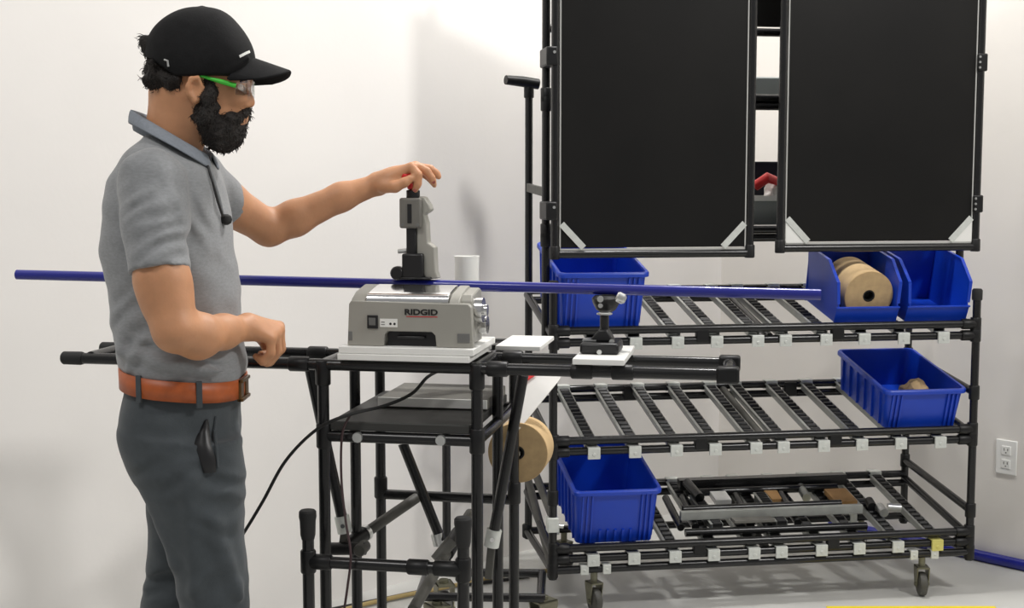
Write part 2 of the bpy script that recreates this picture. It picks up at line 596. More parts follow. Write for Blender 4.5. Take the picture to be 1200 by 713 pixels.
# shelves seen through the gap between the panels
for z in (1.715, 1.742, 1.262, 1.290):
    rtube('upper_rail', (-0.008, 0.13, z), (1.503, 0.13, z))
    joint((-0.008, 0.10, z), Z, 0.05)
rtube('upper_rail', (-0.008, 0.12, 1.965), (1.503, 0.13, 1.965))
for u in (0.45, 1.2):
    for z in (1.272, 1.735):
        MB().box((u - 0.012, 0.13, z), (u + 0.012, 0.52, z + 0.012)).build('shelf_arm', M['joint'], rack, bevel=0.002)
MB().box((0.55, 0.13, 1.985), (1.05, 0.142, 2.30)).build('back_board', M['panel'], rack, smooth=False)


# ------------------------------------------------------------------ bins
def rrect(x0, x1, y0, y1, r, z, n=4):
    pts = []
    for cx, cy, a0 in ((x1 - r, y0 + r, -90), (x1 - r, y1 - r, 0), (x0 + r, y1 - r, 90), (x0 + r, y0 + r, 180)):
        for k in range(n + 1):
            a = R(a0 + 90 * k / n)
            pts.append((cx + r * math.cos(a), cy + r * math.sin(a), z))
    return pts


def rack_place(u, v, z, tilt=TA):
    p = RK.w(u, v, z)
    return tuple(p), (tilt, 0, RK.ang)


def track_z(si, v):
    return SHELF[si][0] - 0.008 + 0.0085 + TILT * (v - 0.018)


def tote(w, d, h, loc, rot, label, group='open blue totes on the rack', front=None):
    r = empty('tote_bin', loc, rot, label, 'bin', group)
    t, tp = 0.0035, 0.015
    b = MB()
    out0, out1 = (tp, w - tp, tp, d - tp), (0.004, w - 0.004, 0.004, d - 0.004)
    ls = [rrect(out0[0], out0[1], out0[2], out0[3], 0.018, 0.0), rrect(*out1, 0.022, h - 0.002),
          rrect(out1[0] + t, out1[1] - t, out1[2] + t, out1[3] - t, 0.02, h - 0.002),
          rrect(out0[0] + t, out0[1] - t, out0[2] + t, out0[3] - t, 0.016, 0.005)]
    b.loops(ls)
    b.build('bin_body', M['bin'], r)
    q = MB()
    q.loops([rrect(0.003, w - 0.003, 0.003, d - 0.003, 0.022, h - 0.014), rrect(-0.006, w + 0.006, -0.006, d + 0.006, 0.026, h - 0.012),
             rrect(-0.006, w + 0.006, -0.006, d + 0.006, 0.026, h - 0.001), rrect(-0.003, w + 0.003, -0.003, d + 0.003, 0.024, h + 0.003),
             rrect(0.006, w - 0.006, 0.006, d - 0.006, 0.02, h + 0.003), rrect(0.008, w - 0.008, 0.008, d - 0.008, 0.02, h - 0.012)], False, False)
    q.build('rim', M['bin'], r)
    lerp = lambda z: tp + (0.004 - tp) * z / h
    rb = lambda: MB()

    def rib(pos, side, z0=0.004, z1=h - 0.014, wd=0.006):
        m = rb()
        o0, o1 = lerp(z0), lerp(z1)
        if side == 'front':
            f0, f1 = (pos, o0 - 0.003, z0), (pos, o1 - 0.003, z1)
            m.bar(f0, f1, wd, 0.008, up=(0, -1, 0))
        elif side == 'left':
            m.bar((o0 - 0.003, pos, z0), (o1 - 0.003, pos, z1), wd, 0.008, up=(-1, 0, 0))
        else:
            m.bar((w - o0 + 0.003, pos, z0), (w - o1 + 0.003, pos, z1), wd, 0.008, up=(1, 0, 0))
        m.build('rib', M['bin'], r, smooth=False)
    for f_ in (0.10, 0.155, 0.21, 0.79, 0.845, 0.9):
        rib(w * f_, 'front')
    for k in range(6):
        rib(d * (0.12 + 0.15 * k), 'left')
        rib(d * (0.12 + 0.15 * k), 'right')
    if front == 'stubs':
        for k in range(5):
            rib(w * (0.32 + 0.09 * k), 'front', 0.004, 0.05, 0.008)
    return r


bin_h = 0.012
l, ro_ = rack_place(0.017, 0.024, track_z(0, 0.024))
tote(0.302, 0.42, 0.192, l, ro_, 'tall blue tote under the left black panel, behind the long pipe')
l, ro_ = rack_place(0.073, 0.024, track_z(2, 0.024))
tote(0.296, 0.42, 0.196, l, ro_, 'tall blue tote at the left end of the bottom shelf', front='stubs')
l, ro_ = rack_place(1.172, 0.024, track_z(1, 0.024))
tote(0.296, 0.44, 0.142, l, ro_, 'low blue tote at the right end of the middle shelf')
tote_mid = l


def hopper(w, d, h, lip, loc, rot, label):
    r = empty('hopper_bin', loc, rot, label, 'bin', 'blue hopper bins on the top shelf')
    t = 0.004
    b = MB()
    b.box((0.012, 0.012, 0), (w - 0.012, d - 0.008, t))                       # floor
    b.build('bin_floor', M['bin'], r, smooth=False)
    prof = [(0.016, 0.0), (0.0, lip), (0.004, lip + 0.012), (0.012, lip + 0.085), (0.10, h), (d, h), (d - 0.008, 0.0)]
    for s in (0, 1):
        k = MB()
        fx = (lambda a, z, tt: ((0.012 - 0.012 * z / h) + tt, a, z)) if s == 0 else (lambda a, z, tt: (w - (0.012 - 0.012 * z / h) - tt, a, z))
        k.prism(prof, (0, t), fx)
        k.build('side_wall', M['bin'], r, smooth=False, bevel=0.0015)
        e = MB()
        xs = (lambda z: -0.003 + 0.012 - 0.012 * z / h) if s == 0 else (lambda z: w - 0.012 + 0.012 * z / h - 0.005 + 0.0)
        path = prof[2:6]
        for (a0, z0), (a1, z1) in zip(path[:-1], path[1:]):
            x0, x1 = xs(z0) + 0.004, xs(z1) + 0.004
            e.bar((x0, a0, z0), (x1, a1, z1), 0.011, 0.005, up=(0, -0.5, 1) if abs(a1 - a0) > 0.001 else (0, -1, 0.2))
        e.build('rim', M['bin'], r, smooth=False)
    k = MB()
    k.prism([(0.016, 0.0), (0.0, lip), (0.004, lip + 0.001), (0.020, t)], (0.003, w - 0.003), lambda a, z, x: (x, a, z))
    k.box((0.001, -0.003, lip - 0.004), (w - 0.001, 0.006, lip + 0.002))
    k.build('front_lip', M['bin'], r, smooth=False, bevel=0.0015)
    k = MB().box((0.004, d - 0.008, 0), (w - 0.004, d - 0.002, h + 0.002)).build('back_wall', M['bin'], r, smooth=False)
    return r


l, ro_ = rack_place(0.988, 0.022, track_z(0, 0.022))
hopper(0.234, 0.30, 0.205, 0.062, l, ro_, 'blue hopper bin with a kraft paper roll inside, on the top shelf')
hop1 = (0.992, 0.022)
l2, ro2 = rack_place(1.247, 0.022, track_z(0, 0.022))
hopper(0.234, 0.30, 0.205, 0.062, l2, ro2, 'empty blue hopper bin at the right end of the top shelf')


def paper_roll(name, loc, rot, rad, width, core, label):
    """axis along local y, front face at y = 0"""
    r = empty(name, loc, rot, label, 'paper roll')
    MB().ring((0, 0.001, 0), Yv, rad, core, width - 0.002, 48).build('paper', M['kraft'], r)
    q = MB().ring((0, -0.0005, 0), Yv, rad * 0.985, core + 0.001, 0.003, 48).build('roll_face', M['kraftside'], r)
    q['label'] = 'duller wound paper edge of the roll'
    MB().ring((0, 0.0, 0), Yv, core, core - 0.004, width, 24).build('core_tube', M['core'], r)
    MB().tube((0, 0.03, 0), (0, 0.05, 0), core - 0.004, 20).build('core_plug', M['core'], r)
    return r


pr = 0.088
Tm = Matrix.Translation(Vector(l)) @ Matrix.Rotation(RK.ang, 4, 'Z') @ Matrix.Rotation(TA, 4, 'X')
pl = Tm @ Vector((0.130, 0.035, 0.0045 + pr))
paper_roll('paper_roll', tuple(pl), ro_, pr, 0.20, 0.021, 'kraft paper roll lying in the left blue hopper bin')
# crumpled tan item in the middle tote
from mathutils import noise as mnoise


def crumple(name, c, rx, ry, rz, m, label, cat, seed=0, amp=0.35):
    import bmesh
    bm = bmesh.new()
    bmesh.ops.create_icosphere(bm, subdivisions=3, radius=1)
    for v in bm.verts:
        k = 1 + amp * mnoise.noise(v.co * 1.9 + Vector((seed, 0, 0)))
        v.co = Vector((v.co.x * rx * k, v.co.y * ry * k, v.co.z * rz * k))
    me = bpy.data.meshes.new(name)
    bm.to_mesh(me)
    bm.free()
    me.materials.append(m)
    o = bpy.data.objects.new(name, me)
    COL.objects.link(o)
    o.location = c
    return tag(o, label, cat)


Tm2 = Matrix.Translation(Vector(tote_mid)) @ Matrix.Rotation(RK.ang, 4, 'Z') @ Matrix.Rotation(TA, 4, 'X')
crumple('paper_wad', tuple(Tm2 @ Vector((0.19, 0.17, 0.060))), 0.055, 0.05, 0.055, M['kraft'], 'crumpled tan paper in the low blue tote', 'paper', 3)
# things in the gap
lg, rg = rack_place(0.70, 0.165, 1.3045, 0)
gb = empty('grey_bin', lg, rg, 'grey plastic bin seen through the gap between the panels', 'bin')
b = MB()
b.loops([rrect(0.01, 0.31, 0.01, 0.22, 0.015, 0), rrect(0, 0.32, 0, 0.23, 0.02, 0.09), rrect(0.005, 0.315, 0.005, 0.225, 0.018, 0.09), rrect(0.015, 0.305, 0.015, 0.215, 0.012, 0.006)])
b.build('bin_body', M['greybin'], gb)
b = MB()
b.loops([rrect(-0.004, 0.324, -0.004, 0.234, 0.02, 0.084), rrect(-0.004, 0.324, -0.004, 0.234, 0.02, 0.102), rrect(0.004, 0.316, 0.004, 0.226, 0.018, 0.102), rrect(0.004, 0.316, 0.004, 0.226, 0.018, 0.084)], False, False)
b.build('rim', M['white'], gb)
p = RK.w(0.865, 0.26, 1.395)
crumple('wrapped_part', tuple(p), 0.05, 0.05, 0.065, M['paper'], 'crumpled pale wrapping in the grey bin between the panels', 'wrapping', 5, 0.5)
o = MB().path([RK.w(0.775, 0.25, 1.44), RK.w(0.81, 0.22, 1.47), RK.w(0.86, 0.24, 1.455)], [0.018, 0.02, 0.014], 10).build('red_handle', M['red'])
tag(o, 'red tool handle sticking out of the grey bin between the panels', 'tool')
lg, rg = rack_place(0.70, 0.405, 1.305, 0)
o = MB().box((0, 0.012, 0), (0.32, 0.11, 0.225)).build('dark_box', M['navy'], bevel=0.006)
o.location, o.rotation_euler = lg, rg
tag(o, 'dark navy box standing behind the grey bin between the panels', 'box')
lg, rg = rack_place(0.72, 0.22, 1.7565, 0)
o = MB().box((0, 0, 0), (0.36, 0.24, 0.066)).build('grey_box', M['greybin'], bevel=0.006)
o.location, o.rotation_euler = lg, rg
tag(o, 'flat grey box on the upper rails, seen between the panels', 'box')

# ------------------------------------------------------------------ loose parts on the bottom shelf
def lay(px0, py0, px1, py1, v0, v1, h, name, kind, m, label, cat, size, group=None):
    """a loose part lying on the bottom shelf between two points of the sloped tracks; h = height over the track"""
    a_ = RK.px(px0, py0, v0)
    b_ = RK.px(px1, py1, v1)
    pa = RK.w(a_[0], v0, track_z(2, v0) + h)
    pb = RK.w(b_[0], v1, track_z(2, v1) + h)
    if kind == 'tube':
        o = MB().tube(pa, pb, size, 14).build(name, M[m])
    else:
        o = MB().bar(pa, pb, size[0], size[1]).build(name, M[m], smooth=False, bevel=0.002)
    return tag(o, label, cat, group)


lay(797, 612, 1010, 598, 0.115, 0.115, 0.046, 'metal_bar', 'bar', 'alu', 'long grey metal bar lying across the loose parts on the bottom shelf', 'bar', (0.02, 0.032))
lay(800, 600, 985, 595, 0.16, 0.16, 0.046, 'loose_tube', 'tube', 'pipe', 'black tube lying right behind the long grey bar', 'tube', 0.014)
lay(803, 632, 1015, 618, 0.05, 0.045, 0.016, 'loose_tube', 'tube', 'pipe', 'long black tube lying in front of the grey bar', 'tube', 0.014)
lay(795, 576, 990, 566, 0.41, 0.41, 0.025, 'loose_tube', 'bar', 'pipe', 'thick black square tube at the back of the bottom shelf', 'tube', (0.045, 0.04))
lay(805, 583, 980, 575, 0.355, 0.355, 0.018, 'loose_tube', 'tube', 'pipe', 'round black tube in front of the thick square one', 'tube', 0.015)
for k, (xa, ya, xb, yb, nm, m_, lab) in enumerate((
        (798, 625, 780, 583, 'loose_tube', 'pipe', 'leftmost of the short black tubes lying front to back beside the tall tote'),
        (815, 622, 800, 583, 'loose_tube', 'pipe', 'second short black tube from the tote, lying front to back'),
        (880, 618, 862, 580, 'loose_tube', 'pipe', 'short black tube lying front to back under the middle of the grey bar'),
        (935, 614, 915, 578, 'loose_tube', 'pipe', 'short black tube lying front to back near the pale tube'))):
    lay(xa, ya, xb, yb, 0.09, 0.325, 0.015, nm, 'tube', m_, lab, 'tube', 0.0135)
a_, b_ = RK.px(806, 566, 0.36), RK.px(821, 600, 0.24)
za = track_z(2, 0.36) + 0.05
o = MB().path([RK.w(a_[0], 0.37, za), RK.w(b_[0], 0.25, track_z(2, 0.25) + 0.045)], 0.018, 14).build('loose_tube', M['pipe'])
tag(o, 'short black tube propped on the back tubes next to the tall tote', 'tube')
for u_, v_, a_, lab in ((0.600, 0.078, 0.05, 'left one of the two loose grey roller tracks lying under the long metal bar'),
                       (0.835, 0.078, 0.0, 'right one of the two loose grey roller tracks lying under the long metal bar')):
    t = dup(proto_track)
    t.name = 'loose_track'
    t.location = tuple(RK.w(u_, v_, track_z(2, v_) + 0.0255))
    t.rotation_euler = (TA, 0, RK.ang + a_)
    t.scale = (1, 0.48, 1)
    tag(t, lab, 'track', 'loose roller tracks on the bottom shelf')
lay(945, 592, 938, 572, 0.28, 0.37, 0.016, 'pale_tube', 'tube', 'alu', 'short pale tube lying left of the cardboard piece', 'tube', 0.016)
lay(912, 598, 900, 580, 0.27, 0.36, 0.014, 'cardboard_strip', 'bar', 'card', 'narrow brown cardboard strip lying among the loose tubes', 'cardboard', (0.05, 0.016))
lay(992, 597, 978, 574, 0.22, 0.33, 0.016, 'cardboard_piece', 'bar', 'card', 'brown cardboard piece at the right end of the loose tubes', 'cardboard', (0.085, 0.02))
lay(848, 600, 840, 583, 0.27, 0.35, 0.016, 'white_block', 'bar', 'white', 'pale block lying among the loose tubes near the tall tote', 'block', (0.06, 0.02))
lay(858, 628, 905, 624, 0.085, 0.085, 0.036, 'flat_plate', 'bar', 'slab', 'small flat grey plate in front of the long grey bar', 'plate', (0.05, 0.012))
lay(1022, 606, 1018, 596, 0.19, 0.24, 0.014, 'joint_part', 'tube', 'joint', 'small black pipe joint lying right of the long grey bar', 'joint', 0.017)
lay(1036, 612, 1030, 602, 0.14, 0.19, 0.014, 'joint_part', 'tube', 'steel', 'small steel pipe joint near the right end of the bottom shelf', 'joint', 0.017)
lay(1055, 608, 1040, 604, 0.17, 0.18, 0.016, 'joint_part', 'tube', 'steel', 'steel joint lying crosswise near the last roller tracks', 'joint', 0.016)

# ------------------------------------------------------------------ pipe bench
BN = Frame((-0.083, 3.10), -10.4)
bench = empty('pipe_bench', tuple(BN.o), (0, 0, BN.ang), 'black pipe work bench on six legs with long arms on both sides', 'bench')
bt = lambda name, p, q, m='pipe', r=PR: rtube(name, p, q, m, r, bench)
bj = lambda p, ax, L=0.05, r=0.0185: joint(p, ax, L, r, bench)
ZT = 1.014
for u in (-0.38, 0.0):
    for v in (0, 0.256, 0.49):
        bt('leg', (u, v, 0), (u, v, ZT))
        bj((u, v, ZT - 0.02), Z, 0.06)
    bt('top_side_rail', (u, 0, ZT), (u, 0.49, ZT))
    bt('tray_side_rail', (u, 0, 0.84), (u, 0.49, 0.84))
    bj((u, 0, 0.84), Z, 0.06)
    bj((u, 0.49, 0.60), Z, 0.06)
for v in (0.0, 0.2):
    bt('arm_rail', (-1.05, v, ZT), (0.60, v, ZT))
    MB().lathe((-1.062, v, ZT), X, [(0.013, 0), (0.0165, 0.004), (0.017, 0.05), (0.0155, 0.056)], 14).build('end_cap', M['rubber'], bench)
bt('arm_end_rail', (-0.985, 0, ZT + 0.004), (-0.985, 0.2, ZT + 0.004))
bj((-0.985, 0.2, ZT), X, 0.06)
bt('arm_end_rail', (0.588, 0, ZT), (0.588, 0.2, ZT))
for v in (0.0, 0.2):
    bb = MB().box((0.560, v - 0.018, ZT - 0.019), (0.612, v + 0.018, ZT + 0.019)).build('end_joint', M['joint'], bench, bevel=0.006)
MB().lathe((0.583, 0.181, ZT + 0.002), (0, -1, 0), [(0.012, 0), (0.012, 0.003), (0.006, 0.003), (0.006, 0.006)], 12).build('joint_bolt', M['chrome'], bench)
bt('top_rear_rail', (-0.38, 0.49, ZT), (0.0, 0.49, ZT))
for u in (-0.44, 0.05, 0.25, 0.345):
    bj((u, 0.0, ZT), X, 0.05)
for u in (-0.46, 0.05):
    bj((u, 0.2, ZT), X, 0.05)
bt('tray_front_rail', (-0.38, 0, 0.84), (0.0, 0, 0.84))
bt('tray_rear_rail', (-0.38, 0.49, 0.84), (0, 0.49, 0.84))
for px in (421, 518):
    q = BN.px(px, 515, 0)
    MB().lathe((q[0], -0.019, 0.841), Yv, [(0.012, 0), (0.013, 0.004), (0.013, 0.012), (0.010, 0.016)], 12).build('steel_clip', M['steel'], bench)
tr = MB().box((-0.362, -0.008, 0.8555), (-0.016, 0.47, 0.878)).build('tray', M['tray'], bench, bevel=0.003)
sl = MB().box((-0.30, 0.20, 0.8785), (-0.016, 0.45, 0.905)).build('grey_shelf', M['slab'], bench, bevel=0.003)
MB().box((-0.30, 0.194, 0.883), (-0.016, 0.1995, 0.905)).build('pale_edge', M['white'], bench, smooth=False)
MB().box((-0.23, 0.42, 0.955), (-0.01, 0.47, 0.975)).build('plank', M['brown'], bench, smooth=False)
# lower rails
lz = BN.px(530, 583, 0.49)[2]
bt('lower_rear_rail', (-0.38, 0.49, lz), (0, 0.49, lz))
p0, p1 = BN.px(402, 643, 0.2), BN.px(488, 584, 0.47)
pa, pb = (p0[0], 0.2, p0[2]), (p1[0], 0.47, p1[2])
bt('lower_side_rail', pa, pb, 'dusty', 0.0145)
dv = np.array(pb) - np.array(pa)
dv /= np.linalg.norm(dv)
MB().tube(np.array(pa) - dv * 0.0, np.array(pa) + dv * 0.09, 0.0195, 14).build('pipe_joint', M['joint'], bench)
MB().ring(np.array(pa) + dv * 0.085, dv, 0.021, 0.0145, 0.012, 16).build('steel_ring', M['steel'], bench)
q = BN.px(424, 643, 0.19)
MB().lathe((q[0], 0.165, q[2]), Yv, [(0.014, 0), (0.0165, 0.004), (0.0165, 0.05), (0.014, 0.054)], 14).build('round_joint', M['dusty'], bench)
MB().tube((p0[0] - 0.03, 0.19, p0[2]), (q[0] + 0.01, 0.19, q[2]), 0.017, 12).build('pipe_joint', M['joint'], bench)
# slanted braces
for (xa, ya, xb, yb, v) in ((363, 432, 403, 618, 0.2), (613, 440, 577, 634, 0.2)):
    a_, b_ = BN.px(xa, ya, v), BN.px(xb, yb, v)
    bt('brace', (a_[0], v, a_[2]), (b_[0], v, b_[2]))
    dd = (a_ - b_) / np.linalg.norm(a_ - b_)
    e0 = np.array([b_[0], v, b_[2]])
    dd = np.array([dd[0], 0, dd[2]])
    MB().tube(e0 - dd * 0.015, e0 + dd * 0.03, 0.0195, 12).build('steel_clamp', M['clip'], bench)
    MB().tube(e0 + np.array([0.004, -0.024, 0.008]), e0 + np.array([0.004, -0.018, 0.008]), 0.006, 8).build('clamp_bolt', M['chrome'], bench)
    e1 = e0 + np.array([-0.01 if xa > 500 else -0.004, 0.0, -0.10 if xa > 500 else -0.055])
    MB().bar(e0 - dd * 0.01, e1, 0.014, 0.02, up=(1, 0, 0)).build('clamp_tongue', M['dusty'], bench, bevel=0.003)
a_, b_ = BN.px(472, 520, 0.42), BN.px(517, 634, 0.42)
bt('brace', (a_[0], 0.42, a_[2]), (b_[0], 0.42, b_[2]))
MB().tube((b_[0] - 0.004, 0.42, b_[2] - 0.012), (b_[0] - 0.012, 0.42, b_[2] + 0.02), 0.018, 12).build('steel_clamp', M['steel'], bench)
# low front frame with rubber capped posts
for u in (-0.382, -0.008):
    bt('short_post', (u, -0.12, 0), (u, -0.12, 0.655))
    MB().lathe((u, -0.12, 0.615), Z, [(0.015, 0), (0.018, 0.012), (0.019, 0.045), (0.021, 0.055), (0.0205, 0.066), (0.017, 0.070)], 18).build('rubber_cap', M['rubber'], bench)
    bj((u, -0.12, 0.562), Z, 0.055)
bt('step_rail', (-0.382, -0.12, 0.562), (-0.008, -0.12, 0.562))
bj((-0.35, -0.12, 0.562), X, 0.05)
bj((-0.042, -0.12, 0.562), X, 0.07)
bj((-0.115, -0.12, 0.562), X, 0.05)
# dusty rail running back from the low frame, right side
a_, b_ = BN.px(484, 715, -0.07), BN.px(551, 602, 0.40)
bt('lower_rail', (a_[0], -0.07, a_[2]), (b_[0], 0.40, b_[2]), 'dusty')
a2 = np.array([a_[0], -0.07, a_[2]])
b2 = np.array([b_[0], 0.40, b_[2]])
mid = a2 + (b2 - a2) * 0.55
MB().tube(mid, mid + (b2 - a2) / np.linalg.norm(b2 - a2) * 0.11, 0.0195, 14).build('pipe_joint', M['joint'], bench)
MB().tube(mid + np.array([-0.02, -0.03, -0.01]), mid + np.array([0.015, 0.0, 0.035]), 0.016, 12).build('pipe_joint', M['dusty'], bench)
for u in (-0.38, 0):
    bt('lower_side_rail', (u, 0, 0.10), (u, 0.49, 0.10))


def bplace(u, v, z, rz=0.0):
    return tuple(BN.w(u, v, z)), (0, 0, BN.ang + rz)


# paper roll on the back right leg, with its axle
lr, rr = bplace(0.004, 0.525, 0.705)
roll2 = paper_roll('paper_roll', lr, rr, 0.084, 0.115, 0.019, 'kraft paper roll mounted on the back right leg of the bench')
MB().lathe((0, -0.03, 0), Yv, [(0.009, 0), (0.010, 0.004), (0.010, 0.018), (0.006, 0.02), (0.006, 0.16)], 12).build('axle', M['steel'], roll2)
# white sheet with a red corner, under the right arm
sh = empty('paper_sheet', tuple(BN.w(0, 0, 0)), (0, 0, BN.ang), 'white sheet with a red corner hanging under the right bench arm', 'sheet')
s0 = [BN.px(x, y, v) for x, y, v in ((618, 441, .64), (658, 441, .64), (654, 447, .625), (606, 506, .515), (594, 508, .515))]
m_ = MB()
m_.loops([[tuple(q) for q in s0], [(q[0], q[1] + 0.002, q[2] - 0.002) for q in s0]])
m_.build('sheet', M['paper'], sh, smooth=False)
r0 = [BN.px(x, y, v) for x, y, v in ((612, 439, .638), (629, 439, .638), (618, 446, .622), (611, 452, .612))]
m_ = MB()
m_.loops([[tuple(q) for q in r0], [(q[0], q[1] + 0.001, q[2] - 0.001) for q in r0]])
m_.build('red_corner', M['red'], sh, smooth=False)['label'] = 'red corner patch'

# boards
lb, rb_ = bplace(0, 0, 0)
brd = empty('base_board', lb, rb_, 'thick white double board under the grey grooving machine', 'board')
MB().box((-0.335, -0.028, 1.0295), (-0.012, 0.24, 1.045)).build('lower_board', M['white'], brd, bevel=0.002)
MB().box((-0.333, -0.024, 1.0455), (-0.003, 0.24, 1.062)).build('upper_board', M['white'], brd, bevel=0.002)
brd2 = MB().box((0.0, 0.225, 1.0295), (0.115, 0.46, 1.041)).build('side_board', M['white'], None, bevel=0.002)
brd2.location, brd2.rotation_euler = lb, rb_
tag(brd2, 'white board lying behind and right of the grooving machine', 'board')
brd3 = MB().box((0.232, -0.035, 1.0335), (0.352, 0.235, 1.0475)).build('small_board', M['white'], None, bevel=0.002)
brd3.location, brd3.rotation_euler = lb, rb_
tag(brd3, 'small white board under the black pipe support on the right arm', 'board')

# ------------------------------------------------------------------ grooving machine
mc = empty('grooving_machine', tuple(BN.w(-0.162, 0.0, 1.0625)), (0, 0, BN.ang), 'grey electric pipe grooving machine with a polished top cover', 'machine')
hw = 0.152
b = MB()
prof = [(0.020, 0.004), (0.020, 0.108), (0.034, 0.122), (0.115, 0.134), (0.135, 0.128), (0.140, 0.004)]
b.prism(prof, (-hw + 0.004, hw - 0.006), lambda v, z, u: (u, v, z))
b.build('body', M['mgrey'], mc, bevel=0.004)
b = MB()
n0, n1 = -0.062, 0.062
front = [(-hw - 0.003, 0.0), (n0 - 0.003, 0.0), (n0, 0.028), (n0 + 0.008, 0.036), (n1 - 0.008, 0.036), (n1, 0.028), (n1 + 0.003, 0.0), (hw + 0.002, 0.0),
         (hw + 0.001, 0.012), (hw - 0.003, 0.095), (hw - 0.010, 0.104), (-hw + 0.008, 0.108), (-hw + 0.002, 0.100), (-hw - 0.002, 0.012)]
b.prism(front, (-0.004, 0.0195), lambda a, z, v: (a, v, z))
b.build('front_plate', M['mgrey'], mc, bevel=0.002)
MB().box((n0 + 0.002, 0.016, 0.001), (n1 - 0.002, 0.0195, 0.035)).build('recess', M['black'], mc, smooth=False)
MB().box((-0.035, 0.004, 0.018), (0.035, 0.013, 0.025)).build('grip', M['black'], mc, bevel=0.003)
# shoulders and polished cover
b = MB()
sp = [(0.0, 0.104), (0.006, 0.112), (0.040, 0.1265), (0.112, 0.1385), (0.122, 0.1385), (0.122, 0.10), (0.0, 0.10)]
b.prism(sp, (-hw + 0.006, -0.110), lambda v, z, u: (u, v, z))
b.build('shoulder', M['mgrey'], mc, bevel=0.003)
MB().prism(sp, (0.094, 0.120), lambda v, z, u: (u, v, z)).build('shoulder', M['mgrey'], mc, bevel=0.003)
cv = MB()
arc = [(0.001, 0.105), (0.003, 0.116), (0.010, 0.123), (0.035, 0.1285), (0.060, 0.133), (0.085, 0.137), (0.112, 0.140), (0.112, 0.12), (0.02, 0.105)]
cv.prism(arc, (-0.109, 0.093), lambda v, z, u: (u, v, z))
cv.build('top_cover', M['chrome'], mc, bevel=0.002)['label'] = 'polished steel top cover'
sw = MB().box((-0.104, -0.0075, 0.042), (-0.078, -0.0035, 0.074)).build('switch', M['black'], mc, bevel=0.001)
b = MB().prism([(-0.008, 0.050), (-0.0115, 0.068), (-0.007, 0.068), (-0.007, 0.050)], (-0.099, -0.083), lambda v, z, u: (u, v, z))
b.build('rocker', M['mdark'], sw, smooth=False)
st = MB().box((-0.073, -0.0048, 0.046), (-0.030, -0.0036, 0.066)).build('sticker', M['white'], mc, smooth=False)
b = MB()
for k in range(2):
    b.box((-0.070, -0.0052, 0.051 + k * 0.006), (-0.061, -0.0046, 0.0525 + k * 0.006))
for k in range(2):
    b.lathe((-0.047 + k * 0.010, -0.0046, 0.054), (0, -1, 0), [(0.003, 0), (0.003, 0.0006)], 8)
b.build('print', M['ink'], st, smooth=False)
for (u0, u1) in ((-hw + 0.0, -hw + 0.010), (0.116, 0.146)):
    MB().box((u0, -0.0055, 0.012), (u1, -0.0036, 0.034)).build('side_pad', M['mdark'], mc, bevel=0.002)


def text_mesh(txt, size, name, m, parent, sx=1.0, offset=0.0):
    cu = bpy.data.curves.new(name, 'FONT')
    cu.body, cu.size, cu.extrude, cu.offset = txt, size, 0.0008, offset
    cu.align_x = 'CENTER'
    tmp = bpy.data.objects.new(name, cu)
    COL.objects.link(tmp)
    bpy.context.view_layer.update()
    me = bpy.data.meshes.new_from_object(tmp.evaluated_get(bpy.context.evaluated_depsgraph_get()))
    bpy.data.objects.remove(tmp)
    bpy.data.curves.remove(cu)
    for v in me.vertices:
        v.co.x *= sx
    me.materials.clear()
    me.materials.append(m)
    o = bpy.data.objects.new(name, me)
    COL.objects.link(o)
    o.parent = parent
    return o


tx = text_mesh('RIDGID', 0.0185, 'lettering', M['ink'], mc, 1.32, 0.0006)
tx.location, tx.rotation_euler = (0.028, -0.0048, 0.077), (math.pi / 2, 0, 0)
MB().box((-0.008, -0.0049, 0.0715), (0.068, -0.0038, 0.0732)).build('red_line', M['red'], mc, smooth=False)
# drive end on the right
b = MB()
b.tube((0.146, 0.06, 0.085), (0.166, 0.06, 0.085), 0.030, 20)
b.tube((0.166, 0.06, 0.085), (0.176, 0.06, 0.085), 0.014, 16)
b.tube((0.146, 0.10, 0.045), (0.168, 0.10, 0.045), 0.022, 18)
b.build('drive_hub', M['chrome'], mc)
b = MB()
b.tube((-0.045, 0.165, 0.119 - 0.022), (0.03, 0.165, 0.119 - 0.022), 0.008, 16)
b.box((-0.04, 0.138, 0.0), (0.02, 0.185, 0.088))
b.build('drive_roller', M['mdark'], mc)

# the long blue pipe
PV = 0.17
pL, pR = BN.px(20, 322, PV), BN.px(962, 345.5, PV)
lp = empty('long_pipe', tuple(BN.w(0, 0, 0)), (0, 0, BN.ang), 'long blue pipe clamped in the grooving machine behind the man', 'pipe')
MB().ring((pL[0], PV, pL[2]), (np.array([pR[0], PV, pR[2]]) - np.array([pL[0], PV, pL[2]])), 0.0132, 0.0115, float(np.linalg.norm(pR - pL)), 24).build('pipe_wall', M['blue'], lp)
MB().tube((pL[0] + 0.02, PV, pL[2]), (pL[0] + 0.03, PV, pL[2]), 0.0112, 16).build('plug', M['black'], lp)
pz = lambda u: pL[2] + (pR[2] - pL[2]) * (u - pL[0]) / (pR[0] - pL[0])

# ------------------------------------------------------------------ hand tool head on the pipe
tq = BN.px(487, 330, PV)
tl = empty('groover_head', tuple(BN.w(tq[0], PV, pz(tq[0]) + 0.0135)), (0, 0, BN.ang), 'black and grey clamp head standing on the blue pipe above the machine', 'tool')
k_ = 0.00215
tp_ = lambda px, py: ((px - 487) * k_, (333 - py) * k_ - 0.012)


def tbox(name, x0, y0, x1, y1, v0, v1, m, bev=0.003):
    (a0, c1), (a1, c0) = tp_(x0, y0), tp_(x1, y1)
    return MB().box((a0, v0, max(c0, 0.0005)), (a1, v1, c1)).build(name, M[m], tl, bevel=bev)


